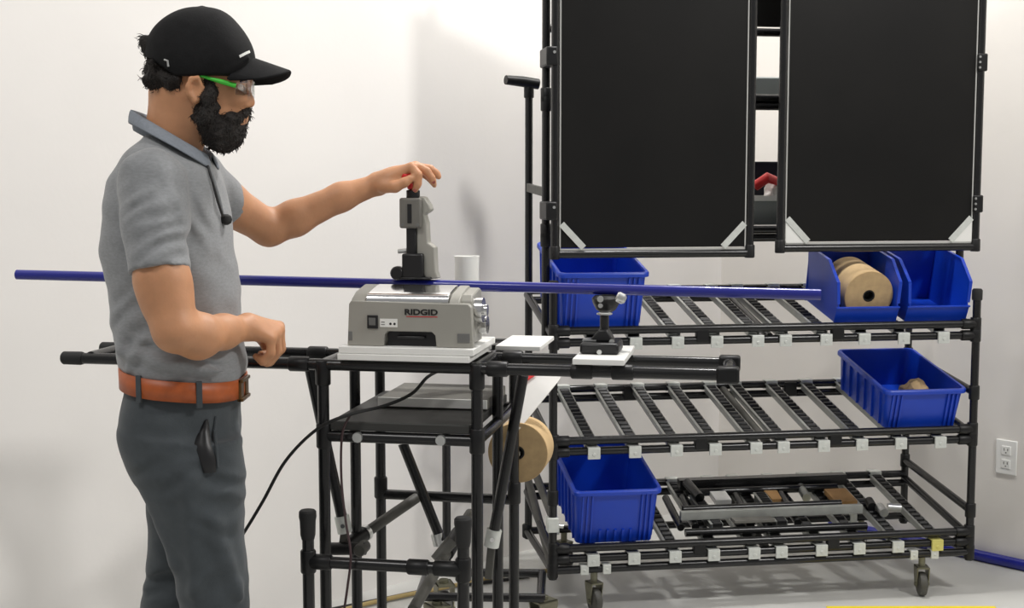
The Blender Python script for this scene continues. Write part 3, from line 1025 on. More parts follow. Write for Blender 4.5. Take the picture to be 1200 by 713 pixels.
tbox('lower_block', 474, 297, 499, 326, -0.030, 0.025, 'black', 0.005)
tbox('upper_block', 471, 233, 497, 268, -0.026, 0.022, 'slab', 0.005)
tbox('slot', 481, 240, 486, 262, -0.0275, -0.0255, 'black', 0.0005)
for xx in (475, 493):
    p = tp_(xx, 264)
    MB().tube((p[0], -0.0285, p[1]), (p[0], -0.025, p[1]), 0.004, 8).build('bolt', M['mdark'], tl)
tbox('stem', 478, 266, 490, 300, -0.018, 0.008, 'black', 0.004)
b = MB()
side = [(493, 231), (499, 232), (505, 241), (507, 247), (503, 250), (499, 252), (502, 262), (503, 285), (511, 290), (512, 318), (515, 326), (500, 327), (490, 300), (490, 268), (491, 240)]
b.prism([tp_(*q) for q in side], (-0.012, 0.026), lambda a, z, t: (a, t, z))
b.build('side_arm', M['mgrey'], tl, bevel=0.003)
p = tp_(468, 320)
MB().lathe((p[0], -0.03, p[1]), Yv, [(0.014, 0), (0.0175, 0.004), (0.0175, 0.022), (0.014, 0.026), (0.008, 0.04)], 18).build('side_knob', M['black'], tl)
MB().tube((p[0], 0.0, p[1]), (p[0] + 0.02, 0.0, p[1]), 0.009, 12).build('knob_shaft', M['mdark'], tl)
p = tp_(467, 295)
MB().tube((p[0], -0.005, p[1]), (p[0] + 0.022, -0.005, p[1] + 0.002), 0.006, 10).build('side_bolt', M['steel'], tl)
p = tp_(485, 233)
MB().lathe((p[0], -0.002, p[1] - 0.004), Z, [(0.016, 0), (0.017, 0.003), (0.017, 0.022), (0.013, 0.024)], 16).build('collar', M['black'], tl)
p = tp_(485, 224)
MB().lathe((p[0], -0.002, p[1]), Z, [(0.008, 0), (0.014, 0.003), (0.0165, 0.014), (0.019, 0.026), (0.0175, 0.036), (0.010, 0.042)], 18).build('red_knob', M['red'], tl)
p = tp_(473, 208)
MB().path([(p[0] - 0.012, -0.012, p[1] - 0.002), (p[0] + 0.004, -0.012, p[1]), (p[0] + 0.026, -0.004, p[1] - 0.004)], [0.006, 0.011, 0.008], 12).build('red_lever', M['red'], tl)
b = MB()
for xx, w_ in ((474, 20), (494, 14)):
    p = tp_(xx, 326)
    b.box((p[0] - 0.004, -0.031, 0.0006), (p[0] + w_ * k_, 0.022, p[1] + 0.004))
b.build('clamp_foot', M['black'], tl, bevel=0.003)

# pipe support on the small board
sq = BN.px(705, 418, 0.09)
sup = empty('pipe_support', tuple(BN.w(sq[0], 0.10, 1.048)), (0, 0, BN.ang), 'black ball head pipe support standing on the small white board', 'support')
b = MB()
b.box((-0.047, -0.055, 0), (0.045, 0.055, 0.026))
b.build('base', M['black'], sup, bevel=0.006)
b = MB()
b.prism([(-0.03, 0.026), (0.03, 0.026), (0.014, 0.055), (-0.006, 0.055)], (-0.02, 0.03), lambda a, z, t: (a, t, z))
b.build('base_neck', M['black'], sup, bevel=0.004)
for dx, dz in ((0.0, 0.006), (0.026, 0.028)):
    MB().tube((dx, -0.06 if dz < 0.02 else -0.035, dz), (dx, -0.05 if dz < 0.02 else -0.02, dz), 0.006, 10).build('bolt', M['steel'], sup)
b = MB()
b.box((-0.045, -0.02, 0.027), (-0.012, 0.02, 0.031))
b.build('steel_plate', M['steel'], sup, smooth=False)
MB().lathe((0.004, 0.01, 0.02), Z, [(0.011, 0), (0.011, 0.075)], 14).build('post', M['black'], sup)
MB().lathe((0.004, 0.01, 0.087), Z, [(0.012, 0), (0.019, 0.002), (0.019, 0.005), (0.012, 0.007)], 18).build('steel_collar', M['steel'], sup)
zh = pz(sq[0]) - 0.0135 - 1.048
b = MB()
b.lathe((0.002, 0.060, 0.088), Z, [(0.012, 0), (0.024, 0.008), (0.033, 0.024), (0.035, max(zh - 0.088 - 0.008, 0.03)), (0.028, max(zh - 0.088 - 0.001, 0.036))], 20)
b.build('ball_head', M['black'], sup)
for x, y, z, r in ((-0.008, 0.030, 0.130, 0.008), (-0.008, 0.034, 0.114, 0.006)):
    MB().tube((x, y + 0.0, z - 0.006), (x, y - 0.006, z - 0.006), r, 10).build('bolt', M['steel'], sup)
MB().lathe((0.032, 0.02, 0.133), (0.9, 0, -0.45), [(0.010, 0), (0.013, 0.004), (0.013, 0.018), (0.008, 0.024)], 12).build('steel_knob', M['steel'], sup)

# white can behind the machine
cq = BN.px(547, 320, 0.36)
can = empty('white_can', tuple(BN.w(cq[0], 0.36, 1.0155 + PR)), (0, 0, BN.ang), 'white cylinder standing behind the grooving machine', 'can')
hc = BN.px(547, 301, 0.36)[2] - 1.0295
MB().lathe((0, 0, 0), Z, [(0.030, 0), (0.032, 0.003), (0.032, hc - 0.02), (0.0325, hc - 0.018), (0.0325, hc)], 28).build('can_body', M['white'], can)
MB().ring((0, 0, hc - 0.002), Z, 0.0335, 0.0285, 0.004, 28).build('can_rim', M['white'], can)
br = MB().bar((-0.36, 0.36, 1.0215), (0.0, 0.36, 1.0215), 0.05, 0.0145).build('cross_slat', M['pipe'], bench)

# ------------------------------------------------------------------ cords
def cord(name, pts, r, m, label, cat='cord'):
    pts = [np.array(p, float) for p in pts]
    P = [pts[0]] + pts + [pts[-1]]
    out = []
    for i in range(1, len(P) - 2):
        for k in range(8):
            t = k / 8
            p0, p1, p2, p3 = P[i - 1], P[i], P[i + 1], P[i + 2]
            out.append(0.5 * ((2 * p1) + (-p0 + p2) * t + (2 * p0 - 5 * p1 + 4 * p2 - p3) * t * t + (-p0 + 3 * p1 - 3 * p2 + p3) * t ** 3))
    out.append(pts[-1])
    o = MB().path(out, r, 8).build(name, m)
    return tag(o, label, cat)


bw = lambda px, py, v: BN.w(*(lambda q: (q[0], v, q[2]))(BN.px(px, py, v)))
cord('power_cord', [bw(512, 436, 0.28), bw(500, 443, 0.17), bw(482, 462, 0.08), bw(450, 476, 0.03), bw(410, 486, -0.035), bw(372, 503, -0.04), bw(335, 540, -0.03), bw(308, 588, -0.02), bw(285, 626, 0.0), bw(262, 660, 0.05), bw(240, 720, 0.2), bw(225, 800, 0.3)],
     0.0042, M['rubber'], 'black power cord sagging from the bench tray down behind the man')
cord('thin_cable', [bw(410, 487, -0.028), bw(401, 510, -0.03), bw(400, 560, -0.05), bw(405, 610, -0.10), bw(411, 650, -0.15), bw(407, 690, -0.15), bw(401, 730, -0.14)],
     0.003, mat('brown_cable', srgb(60, 40, 42), 0.5), 'thin dark cable hanging straight down in front of the bench legs')


def fl(px, py, z):
    d = at(px, py, 1.0) - np.array([0, 0, CAMH])
    return np.array([0, 0, CAMH]) + d * ((z - CAMH) / d[2])


cord('floor_hose', [fl(395, 717, 0.012), fl(430, 708, 0.012), fl(470, 699, 0.012), fl(520, 689, 0.012), fl(570, 679, 0.012), fl(610, 672, 0.012), fl(660, 668, 0.012)],
     0.008, M['cordtan'], 'tan hose lying on the floor along the left wall')
cord('floor_cable', [fl(300, 733, 0.008), fl(400, 712, 0.008), fl(450, 702, 0.008), fl(500, 692, 0.008), fl(560, 684, 0.008), fl(620, 676, 0.008)],
     0.006, M['rubber'], 'dark cable lying on the floor in front of the tan hose')

# ------------------------------------------------------------------ low wheeled stand behind the bench
ws = empty('wheeled_stand', (-0.10, 4.02, 0), (0, 0, R(-2)), 'low black pipe stand on casters between the bench and the rack', 'stand')
wt = lambda n, p, q, m='pipe': rtube(n, p, q, m, PR, ws)
q0 = at(490, 683, 4.02)
wt('base_rail', (-0.20, 0, 0.165), (0.20, 0, 0.165))
wt('base_rail', (-0.20, 0.26, 0.165), (0.20, 0.26, 0.165))
wt('side_rail', (-0.19, 0, 0.165), (-0.19, 0.26, 0.165))
wt('side_rail', (0.19, 0, 0.165), (0.19, 0.26, 0.165))
xq = at(514, 560, 4.28)
wt('post', (-0.125, 0.26, 0.165), (-0.125, 0.26, 0.70))
for u, v, yw in ((-0.13, 0.0, 0.6), (0.19, 0.06, -0.9), (-0.13, 0.22, 0.3)):
    caster(ws, u, v, 0.165 / 1.35, yw, False, 1.35)

# ------------------------------------------------------------------ the man
class Vol:
    """signed distance grid, meshed by surface nets into one closed mesh"""
    def __init__(s, lo, hi, h):
        s.lo, s.h = np.array(lo, float), h
        s.n = np.ceil((np.array(hi) - s.lo) / h).astype(int) + 1
        s.d = np.full(tuple(s.n), 0.3, np.float32)

    def reg(s, lo, hi):
        i0 = np.clip(np.floor((np.array(lo) - s.lo) / s.h).astype(int), 0, s.n - 1)
        i1 = np.clip(np.ceil((np.array(hi) - s.lo) / s.h).astype(int) + 1, 1, s.n)
        sl_ = tuple(slice(a, b) for a, b in zip(i0, i1))
        ax = [(s.lo[k] + s.h * np.arange(i0[k], i1[k])).astype(np.float32) for k in range(3)]
        return sl_, np.meshgrid(*ax, indexing='ij', sparse=True)

    def put(s, fn, lo, hi, k=0.0, op='u', pad=0.03):
        sl_, g = s.reg(np.array(lo) - pad - k, np.array(hi) + pad + k)
        a, b = s.d[sl_], fn(*g).astype(np.float32)
        if op == 's':
            a, b = -a, b
        if k > 0:
            hh = np.maximum(k - np.abs(a - b), 0) / k
            r = np.minimum(a, b) - hh * hh * k * 0.25
        else:
            r = np.minimum(a, b)
        s.d[sl_] = -r if op == 's' else r
        return s

    def cone(s, a, b, ra, rb, k=0.0, op='u'):
        a, b = np.array(a, float), np.array(b, float)
        ba = b - a
        l2 = ba @ ba

        def fn(x, y, z):
            t = np.clip(((x - a[0]) * ba[0] + (y - a[1]) * ba[1] + (z - a[2]) * ba[2]) / l2, 0, 1)
            return np.sqrt((x - a[0] - t * ba[0]) ** 2 + (y - a[1] - t * ba[1]) ** 2 + (z - a[2] - t * ba[2]) ** 2) - (ra + (rb - ra) * t)
        m = max(ra, rb)
        return s.put(fn, np.minimum(a, b) - m, np.maximum(a, b) + m, k, op)

    def chain(s, pts, rad, k=0.0):
        for i in range(len(pts) - 1):
            s.cone(pts[i], pts[i + 1], rad[i], rad[i + 1], k)
        return s

    def ell(s, c, r, k=0.0, op='u', rot=0.0):
        c, r = np.array(c, float), np.array(r, float)
        ca, sa = math.cos(rot), math.sin(rot)

        def fn(x, y, z):
            dx, dz = x - c[0], z - c[2]
            X_, Z_ = ca * dx + sa * dz, -sa * dx + ca * dz
            q = np.sqrt((X_ / r[0]) ** 2 + ((y - c[1]) / r[1]) ** 2 + (Z_ / r[2]) ** 2)
            return (q - 1) * r.min()
        m = r.max()
        return s.put(fn, c - m, c + m, k, op)

    def stack(s, rows, k=0.0, e=2.3):
        """rows: (z, x0, x1, yc, b) cross-sections; rows sorted by z"""
        rows = sorted(rows)
        zz = [q[0] for q in rows]
        cx, ax = [(q[1] + q[2]) / 2 for q in rows], [(q[2] - q[1]) / 2 for q in rows]
        yc, bb = [q[3] for q in rows], [q[4] for q in rows]

        def sm(z, v):
            t = np.linspace(zz[0], zz[-1], 120)
            w = np.interp(t, zz, v)
            kk = np.ones(9) / 9
            w = np.convolve(np.pad(w, 4, mode='edge'), kk, 'valid')
            return np.interp(z, t, w)

        def fn(x, y, z):
            a, b, c, d = sm(z, ax), sm(z, bb), sm(z, cx), sm(z, yc)
            q = (np.abs((x - c) / a) ** e + np.abs((y - d) / b) ** e) ** (1 / e)
            dd = (q - 1) * np.minimum(a, b)
            return np.maximum(dd, np.maximum(z - zz[-1], zz[0] - z))
        lo = (min(q[1] for q in rows), min(q[3] - q[4] for q in rows), zz[0])
        hi = (max(q[2] for q in rows), max(q[3] + q[4] for q in rows), zz[-1])
        return s.put(fn, lo, hi, k)

    def cut(s, p, nrm):
        """remove everything on the side nrm points to"""
        p, nrm = np.array(p, float), np.array(nrm, float)
        nrm /= np.linalg.norm(nrm)
        _, (x, y, z) = s.reg(s.lo - 1, s.lo + s.n * s.h + 1)
        s.d = np.maximum(s.d, ((x - p[0]) * nrm[0] + (y - p[1]) * nrm[1] + (z - p[2]) * nrm[2]).astype(np.float32))
        return s

    def stackpx(s, rows, yc, k=0.0, e=2.3):
        return s.stack([fit(*q[:3], q[4] if len(q) > 4 else yc, q[3]) for q in rows], k, e)

    def noise(s, amp, freq, seed=0, lo=None, hi=None, stretch=(1, 1, 1)):
        rg = np.random.RandomState(seed)
        sl_, (x, y, z) = s.reg(s.lo - 1 if lo is None else lo, s.lo + s.n * s.h + 1 if hi is None else hi)
        t = 0
        for i in range(6):
            w = rg.normal(size=3)
            w = w / np.linalg.norm(w) * freq * (0.6 + 0.8 * rg.rand()) * np.array(stretch)
            t = t + np.sin(x * w[0] + y * w[1] + z * w[2] + rg.rand() * 6.28)
        s.d[sl_] = s.d[sl_] + (amp / 2.4 * t).astype(np.float32)
        return s

    def wrinkle(s, c, rad, dirn, wl, amp):
        """a patch of soft cloth folds around c"""
        c, rad, n = np.array(c, float), np.array(rad, float), np.array(dirn, float)
        n /= np.linalg.norm(n)
        sl_, (x, y, z) = s.reg(c - 2 * rad, c + 2 * rad)
        q = ((x - c[0]) / rad[0]) ** 2 + ((y - c[1]) / rad[1]) ** 2 + ((z - c[2]) / rad[2]) ** 2
        ph = ((x - c[0]) * n[0] + (y - c[1]) * n[1] + (z - c[2]) * n[2]) / wl * 6.283
        ph = ph + 1.1 * np.sin(x * 23 + z * 31 + y * 17) + 0.6 * np.sin(x * 61 - z * 47)
        s.d[sl_] = s.d[sl_] + (amp * np.exp(-q) * np.sin(ph)).astype(np.float32)
        return s

    def mesh(s, name, m, parent=None, smooth_iter=1):
        d = s.d
        d[0], d[-1], d[:, 0], d[:, -1], d[:, :, 0], d[:, :, -1] = (0.3,) * 6
        ins = d < 0
        nx, ny, nz = d.shape
        cnt = np.zeros((nx - 1, ny - 1, nz - 1), np.uint8)
        for i in (0, 1):
            for j in (0, 1):
                for k in (0, 1):
                    cnt += ins[i:nx - 1 + i, j:ny - 1 + j, k:nz - 1 + k]
        I, J, K = np.nonzero((cnt > 0) & (cnt < 8))
        idx = np.full(cnt.shape, -1, np.int64)
        idx[I, J, K] = np.arange(len(I))
        acc, num = np.zeros((len(I), 3)), np.zeros(len(I))
        cs = [(0, 0, 0), (1, 0, 0), (0, 1, 0), (1, 1, 0), (0, 0, 1), (1, 0, 1), (0, 1, 1), (1, 1, 1)]
        for a in range(8):
            for ax in (1, 2, 4):
                if a & ax:
                    continue
                c0, c1 = np.array(cs[a]), np.array(cs[a | ax])
                v0 = d[I + c0[0], J + c0[1], K + c0[2]]
                v1 = d[I + c1[0], J + c1[1], K + c1[2]]
                msk = (v0 < 0) != (v1 < 0)
                t = np.where(msk, v0 / np.where(v0 == v1, 1, v0 - v1), 0)
                acc += np.where(msk[:, None], c0 + t[:, None] * (c1 - c0), 0)
                num += msk
        V = (np.stack([I, J, K], 1) + acc / num[:, None]) * s.h + s.lo
        quads = []
        for ax in range(3):
            sh = [slice(None)] * 3
            sh0, sh1 = list(sh), list(sh)
            sh0[ax], sh1[ax] = slice(0, -1), slice(1, None)
            a, b = ins[tuple(sh0)], ins[tuple(sh1)]
            P = np.stack(np.nonzero(a != b), 1)
            fl_ = a[tuple(P.T)]
            u, v = [(1, 2), (2, 0), (0, 1)][ax]
            ok = (P[:, u] > 0) & (P[:, v] > 0)
            P, fl_ = P[ok], fl_[ok]
            eu, ev = np.eye(3, dtype=int)[u], np.eye(3, dtype=int)[v]
            q = np.stack([idx[tuple((P - eu - ev).T)], idx[tuple((P - ev).T)], idx[tuple(P.T)], idx[tuple((P - eu).T)]], 1)
            q[~fl_] = q[~fl_][:, ::-1]
            quads.append(q)
        Q = np.concatenate(quads)
        for _ in range(smooth_iter):
            sm, nn = np.zeros_like(V), np.zeros(len(V))
            for a, b in ((0, 1), (1, 2), (2, 3), (3, 0)):
                np.add.at(sm, Q[:, a], V[Q[:, b]])
                np.add.at(nn, Q[:, a], 1)
                np.add.at(sm, Q[:, b], V[Q[:, a]])
                np.add.at(nn, Q[:, b], 1)
            V = V * 0.4 + 0.6 * sm / nn[:, None]
        me = bpy.data.meshes.new(name)
        me.vertices.add(len(V))
        me.vertices.foreach_set('co', V.astype(np.float32).ravel())
        me.loops.add(len(Q) * 4)
        me.loops.foreach_set('vertex_index', Q.astype(np.int32).ravel())
        me.polygons.add(len(Q))
        me.polygons.foreach_set('loop_start', np.arange(0, len(Q) * 4, 4, dtype=np.int32))
        me.polygons.foreach_set('use_smooth', np.ones(len(Q), bool))
        me.update(calc_edges=True)
        me.validate()
        me.materials.append(m)
        o = bpy.data.objects.new(name, me)
        COL.objects.link(o)
        if parent is not None:
            o.parent = parent
        return o


Y0 = 2.98
P = at


def off(p, dy):
    return np.array(p) + np.array([0, dy, 0])


def fit(y, x0, x1, yc, b):
    """cross-section whose outline, seen from the camera, runs from pixel x0 to x1"""
    a0, a1 = P(x0, y, yc), P(x1, y, yc)
    m0, m1 = a0[0] / yc, a1[0] / yc
    cx, a, bb = (a0[0] + a1[0]) / 2, (a1[0] - a0[0]) / 2, b * 1.12
    for _ in range(30):
        l, r_ = math.hypot(a, m0 * bb), math.hypot(a, m1 * bb)
        cx = (m0 * yc + l + m1 * yc - r_) / 2
        a = math.sqrt(max(((m1 - m0) * yc - (l + r_) + 2 * a) ** 2 / 4, 1e-4))
    return (a0[2], cx - a, cx + a, yc, b)


def N(px, py, d):
    """point d to the side of the man's middle; px, py are where its near twin is seen"""
    q = at(px, py, Y0 - abs(d))
    return np.array([q[0], Y0 + d, q[2]])


def snapper(o):
    from mathutils.bvhtree import BVHTree
    t = BVHTree.FromPolygons([v.co for v in o.data.vertices], [p.vertices for p in o.data.polygons])

    def f(px, py, lift=0.0):
        d = Vector(at(px, py, 1.0) - np.array([0, 0, CAMH])).normalized()
        h = t.ray_cast(Vector((0, 0, CAMH)), d)
        return np.array(h[0] + h[1] * lift), np.array(h[1])
    return f


# ---- skin: head, neck, trunk, arms, hands in one mesh
bd = Vol((-1.0, 2.60, 0.02), (-0.15, 3.48, 1.85), 0.0042)
bd.ell(P(229, 74, Y0), (0.097, 0.075, 0.112))
bd.ell(P(250, 106, Y0), (0.073, 0.064, 0.085), 0.03)
bd.ell(P(256, 142, Y0), (0.055, 0.052, 0.045), 0.03)
bd.cone(N(284, 94, -0.03), N(284, 94, 0.03), 0.013, 0.013, 0.015)
bd.cone(P(285, 98, Y0), P(292.5, 120, Y0), 0.009, 0.0125, 0.012)
for s_ in (-1, 1):
    bd.ell(N(287, 123, 0.012 * s_), (0.009, 0.007, 0.007), 0.008)
    bd.ell(N(279, 113, 0.036 * s_), (0.022, 0.02, 0.018), 0.02)
    bd.ell(N(287, 103, 0.033 * s_), (0.012, 0.013, 0.009), 0.012, 's')
    ear = [N(x_, y_, d_ * s_) for x_, y_, d_ in ((236, 100, .080), (232, 91, .086), (224, 92, .091), (220, 101, .092), (222, 111, .088), (228, 119, .080), (233, 117, .077))]
    bd.ell(N(228, 105, 0.076 * s_), (0.017, 0.010, 0.027), 0.006, rot=0.15)
    bd.chain(ear, [0.0045, 0.005, 0.0055, 0.0055, 0.0055, 0.0065, 0.005], 0.004)
    bd.ell(N(230, 105, 0.090 * s_), (0.009, 0.008, 0.015), 0.004, 's', rot=0.15)
    bd.cone(N(238, 104, 0.074 * s_), N(236, 110, 0.075 * s_), 0.0055, 0.005, 0.004)
bd.cone(N(284.5, 134, -0.018), N(284.5, 134, 0.018), 0.007, 0.007, 0.008)
bd.cone(N(283.5, 141, -0.016), N(283.5, 141, 0.016), 0.008, 0.008, 0.008)
bd.cone(P(208, 118, Y0), P(200, 190, Y0), 0.060, 0.066, 0.04)
# trunk and legs, inside the clothes
bd.cone(P(200, 232, Y0), P(202, 320, Y0), 0.075, 0.09, 0.05)
bd.cone(P(200, 320, Y0), P(210, 470, Y0), 0.10, 0.10, 0.05)
SN, SF = P(176, 205, 2.815), P(230, 208, 3.125)
bd.cone(off(SN, 0.03), off(SF, -0.03), 0.036, 0.036, 0.03)
bd.chain([P(210, 470, Y0), P(215, 540, 2.91), P(252, 713, 2.90), P(246, 950, 2.90)], [0.09, 0.062, 0.045, 0.033], 0.03)
bd.chain([P(210, 470, Y0), P(216, 540, 3.06), P(202, 713, 3.07), P(178, 915, 3.07)], [0.09, 0.062, 0.045, 0.033], 0.03)
# near (right) arm
bd.chain([SN, P(189, 325, 2.745), P(206, 386, 2.725)], [0.046, 0.053, 0.044], 0.02)
bd.ell(P(194, 345, 2.745), (0.050, 0.048, 0.065), 0.03)
bd.chain([P(205, 388, 2.725), P(232, 394, 2.775), P(262, 389, 2.86), P(287, 385, 2.925)], [0.044, 0.047, 0.036, 0.027], 0.02)
wn = P(288, 385, 2.925)
kn = [P(317, 397, 2.93), P(323, 392, 2.953), P(327, 387, 2.977), P(327, 383, 3.0)]
for i, kp in enumerate(kn):
    bd.cone(wn + np.array([0.004, 0.006 * i - 0.004, 0.004 - 0.003 * (i == 0)]), kp, 0.023, 0.0135, 0.016)
f1 = [(318, 414, 2.928), (325, 412, 2.953), (329, 409, 2.978), (329, 404, 3.003)]
f2 = [(308, 424, 2.932), (313, 425, 2.955), (316, 424, 2.978), (316, 420, 3.004)]
f3 = [(300, 418, 2.938), (303, 419, 2.958), (305, 418, 2.98), (306, 415, 3.003)]
for i in range(4):
    r_ = (0.0095, 0.0105, 0.011, 0.0105)[i]
    bd.chain([kn[i], P(*f1[i]), P(*f2[i]), P(*f3[i])], [r_ + 0.002, r_ + 0.0005, r_, r_ - 0.0015], 0.004)
bd.chain([P(296, 390, 2.955), P(306, 396, 3.02), P(313, 408, 3.025), P(312, 416, 3.015)], [0.018, 0.013, 0.0115, 0.0095], 0.006)
# far (left) arm
bd.chain([SF, P(262, 236, 3.19), P(316, 268, 3.27)], [0.056, 0.053, 0.042], 0.02)
bd.chain([P(314, 268, 3.27), P(345, 256, 3.285), P(400, 231, 3.31), P(440, 217, 3.325)], [0.041, 0.043, 0.034, 0.026], 0.02)
wf = P(441, 216, 3.325)
kf = [P(482, 196, 3.297), P(487, 194.5, 3.322), P(489, 196, 3.345), P(487, 200, 3.366)]
for i, kp in enumerate(kf):
    bd.cone(wf + np.array([0.006, -0.010 + 0.008 * i, 0.002]), kp, 0.024, 0.0125, 0.014)
bd.ell(P(459, 209, 3.315), (0.036, 0.035, 0.024), 0.015, rot=0.35)
bd.chain([kf[0], P(490, 205, 3.287), P(489.5, 216, 3.286), P(486, 223, 3.290)], [0.0125, 0.0112, 0.0100, 0.0085], 0.003)
bd.chain([kf[1], P(500, 201, 3.315), P(506, 209, 3.316), P(508, 214, 3.318)], [0.0125, 0.0112, 0.0100, 0.0085], 0.003)
bd.chain([kf[2], P(504, 198, 3.345), P(511, 203, 3.346), P(514, 207, 3.346)], [0.0120, 0.0108, 0.0098, 0.0082], 0.003)
bd.chain([kf[3], P(500, 206, 3.374), P(507, 213, 3.376), P(509, 217, 3.376)], [0.0110, 0.0098, 0.0088, 0.0075], 0.003)
bd.chain([P(450, 218, 3.295), P(463, 219, 3.278), P(474, 214, 3.276), P(481, 209, 3.280)], [0.019, 0.0145, 0.0120, 0.0095], 0.006)
man = bd.mesh('person', M['skin'])
tag(man, 'bearded man in black cap and grey polo shirt reaching for the red knob', 'person')

# ---- shirt
st_ = Vol((-1.02, 2.60, 0.95), (-0.50, 3.40, 1.62), 0.005)
rows = [(158, 172, 200, .060), (168, 158, 222, .105), (178, 148, 238, .140), (190, 140, 251, .162), (205, 129, 260, .180), (240, 119, 267, .188), (280, 118, 273, .180), (330, 124, 280, .172),
        (380, 131, 284, .168), (408, 136, 287, .168), (427, 139, 290, .170), (438, 142, 290, .168), (444, 146, 287, .162)]
st_.stackpx(rows, Y0, e=2.25)


def sleeve(a, b, ra, rb, hem, nrm, arm, k):
    a, b = np.array(a), np.array(b)
    ba = b - a
    l2 = ba @ ba
    nrm = np.array(nrm, float) / np.linalg.norm(nrm)

    def fn(x, y, z):
        t = np.clip(((x - a[0]) * ba[0] + (y - a[1]) * ba[1] + (z - a[2]) * ba[2]) / l2, 0, 1.25)
        rr = np.sqrt((x - a[0] - t * ba[0]) ** 2 + (y - a[1] - t * ba[1]) ** 2 + (z - a[2] - t * ba[2]) ** 2)
        d = rr - (ra + (rb - ra) * t)
        pl_ = (x - hem[0]) * nrm[0] + (y - hem[1]) * nrm[1] + (z - hem[2]) * nrm[2]
        return np.maximum(d, pl_)
    lo, hi = np.minimum(a, b + ba * 0.3), np.maximum(a, b + ba * 0.3)
    st_.put(fn, lo - ra, hi + ra, k)


hem1 = P(187, 320, 2.745)
sleeve(P(178, 214, 2.815), hem1, 0.074, 0.0665, hem1, hem1 - P(178, 215, 2.80), None, 0.008)
hem2 = P(273, 249, 3.213)
sleeve(P(230, 210, 3.12), hem2, 0.070, 0.058, hem2, (hem2 - P(232, 207, 3.12)) * np.array([1, .7, 1.1]), None, 0.03)
# folds: soft raised ridges
for (a, b, r_, op) in (
        ((146, 414, 2.845), (200, 428, 2.822), 0.009, 'u'), ((195, 424, 2.822), (262, 435, 2.84), 0.010, 'u')):
    st_.cone(P(*a), P(*b), r_, r_ * 0.6, 0.035, op)
st_.wrinkle(P(188, 285, 2.68), (0.07, 0.10, 0.055), (0.45, 0, -1), 0.034, 0.0042)
st_.wrinkle(P(160, 235, 2.71), (0.06, 0.10, 0.05), (0.8, 0, -1), 0.040, 0.0035)
st_.wrinkle(P(226, 260, 2.80), (0.05, 0.10, 0.08), (1, 0, 0.35), 0.036, 0.0045)
st_.wrinkle(P(215, 416, 2.82), (0.16, 0.12, 0.05), (-0.25, 0, -1), 0.036, 0.0050)
st_.wrinkle(P(160, 390, 2.86), (0.06, 0.12, 0.10), (0.7, 0, -0.7), 0.045, 0.0040)
st_.wrinkle(P(265, 300, 2.87), (0.05, 0.12, 0.09), (0.9, 0, 0.4), 0.05, 0.0035)
st_.noise(0.003, 34, 4)
st_.noise(0.0012, 95, 5)
shirt = st_.mesh('polo_shirt', M['shirt'], man, 1)
# collar
cl_ = MB()
NK = 44
top, mid_, low, inn = [], [], [], []
for k in range(NK + 1):
    th = R(14) + (2 * math.pi - R(28)) * k / NK
    c, s_ = math.cos(th), math.sin(th)
    top.append(N(199 + 44 * c, 154 + 27 * c, -0.076 * s_))
    mid_.append(N(199 + 48 * c, 155 + 27 * c, -0.084 * s_))
    low.append(N(200 + 51 * c, 170 + 28 * c + 3 * c * c, -0.124 * s_))
    inn.append(N(199 + 42 * c, 178 + 24 * c, -0.070 * s_))
vs = inn + top + mid_ + low
n_ = NK + 1
cl_.add(vs, [(r * n_ + k, r * n_ + k + 1, (r + 1) * n_ + k + 1, (r + 1) * n_ + k) for r in range(3) for k in range(NK)])
co = cl_.build('collar', M['collar'], shirt, angle=60)
sd = co.modifiers.new('solid', 'SOLIDIFY')
sd.thickness = 0.0045
sd = co.modifiers.new('round', 'SUBSURF')
sd.levels = sd.render_levels = 1
# placket and microphone
snap = snapper(shirt)
pk = MB()
pk.path([snap(*q, 0.001)[0] for q in ((244, 194), (250, 212), (256, 232), (260, 250), (263, 262))], [0.003, 0.0045, 0.0045, 0.0045, 0.003], 10)
pk.build('placket', M['shirt'], shirt)
mw = MB()
mw.path([snap(*q, 0.006)[0] for q in ((241, 196), (246, 214), (252, 236), (258, 254))], 0.003, 8)
mic = mw.build('microphone_clip', M['black'], shirt)
mic['label'] = 'black lapel microphone clipped to the placket'
MB().lathe(snap(261, 258, 0.008)[0] - np.array([0, 0, 0.008]), Z, [(0.004, -0.004), (0.011, 0.0), (0.0135, 0.008), (0.011, 0.016), (0.004, 0.020)], 14).build('foam_ball', M['rubber'], mic)

# ---- trousers
tr_ = Vol((-1.02, 2.74, 0.02), (-0.50, 3.24, 1.06), 0.005)
rows = [(426, 152, 281, .148), (446, 148, 282, .156), (461, 144, 282, .163), (485, 140, 281, .171), (520, 144, 282, .172), (548, 153, 283, .160), (578, 170, 280, .135)]
tr_.stackpx(rows, Y0, e=2.3)
tr_.stackpx([(512, 147, 284, .092, 2.898), (575, 173, 285, .092, 2.897), (620, 186, 285, .088, 2.896), (660, 198, 288, .084, 2.897), (713, 211, 293, .079, 2.90),
             (800, 214, 290, .072, 2.90), (880, 212, 284, .064, 2.90), (955, 208, 280, .060, 2.90)], 2.9, 0.03, 2.2)
tr_.stackpx([(520, 155, 278, .088, 3.06), (575, 171, 266, .088, 3.06), (620, 174, 255, .086, 3.065), (660, 171, 246, .082, 3.07), (713, 166, 238, .078, 3.075),
             (800, 156, 226, .070, 3.075), (860, 148, 216, .064, 3.075), (920, 144, 210, .060, 3.075)], 3.07, 0.03, 2.2)
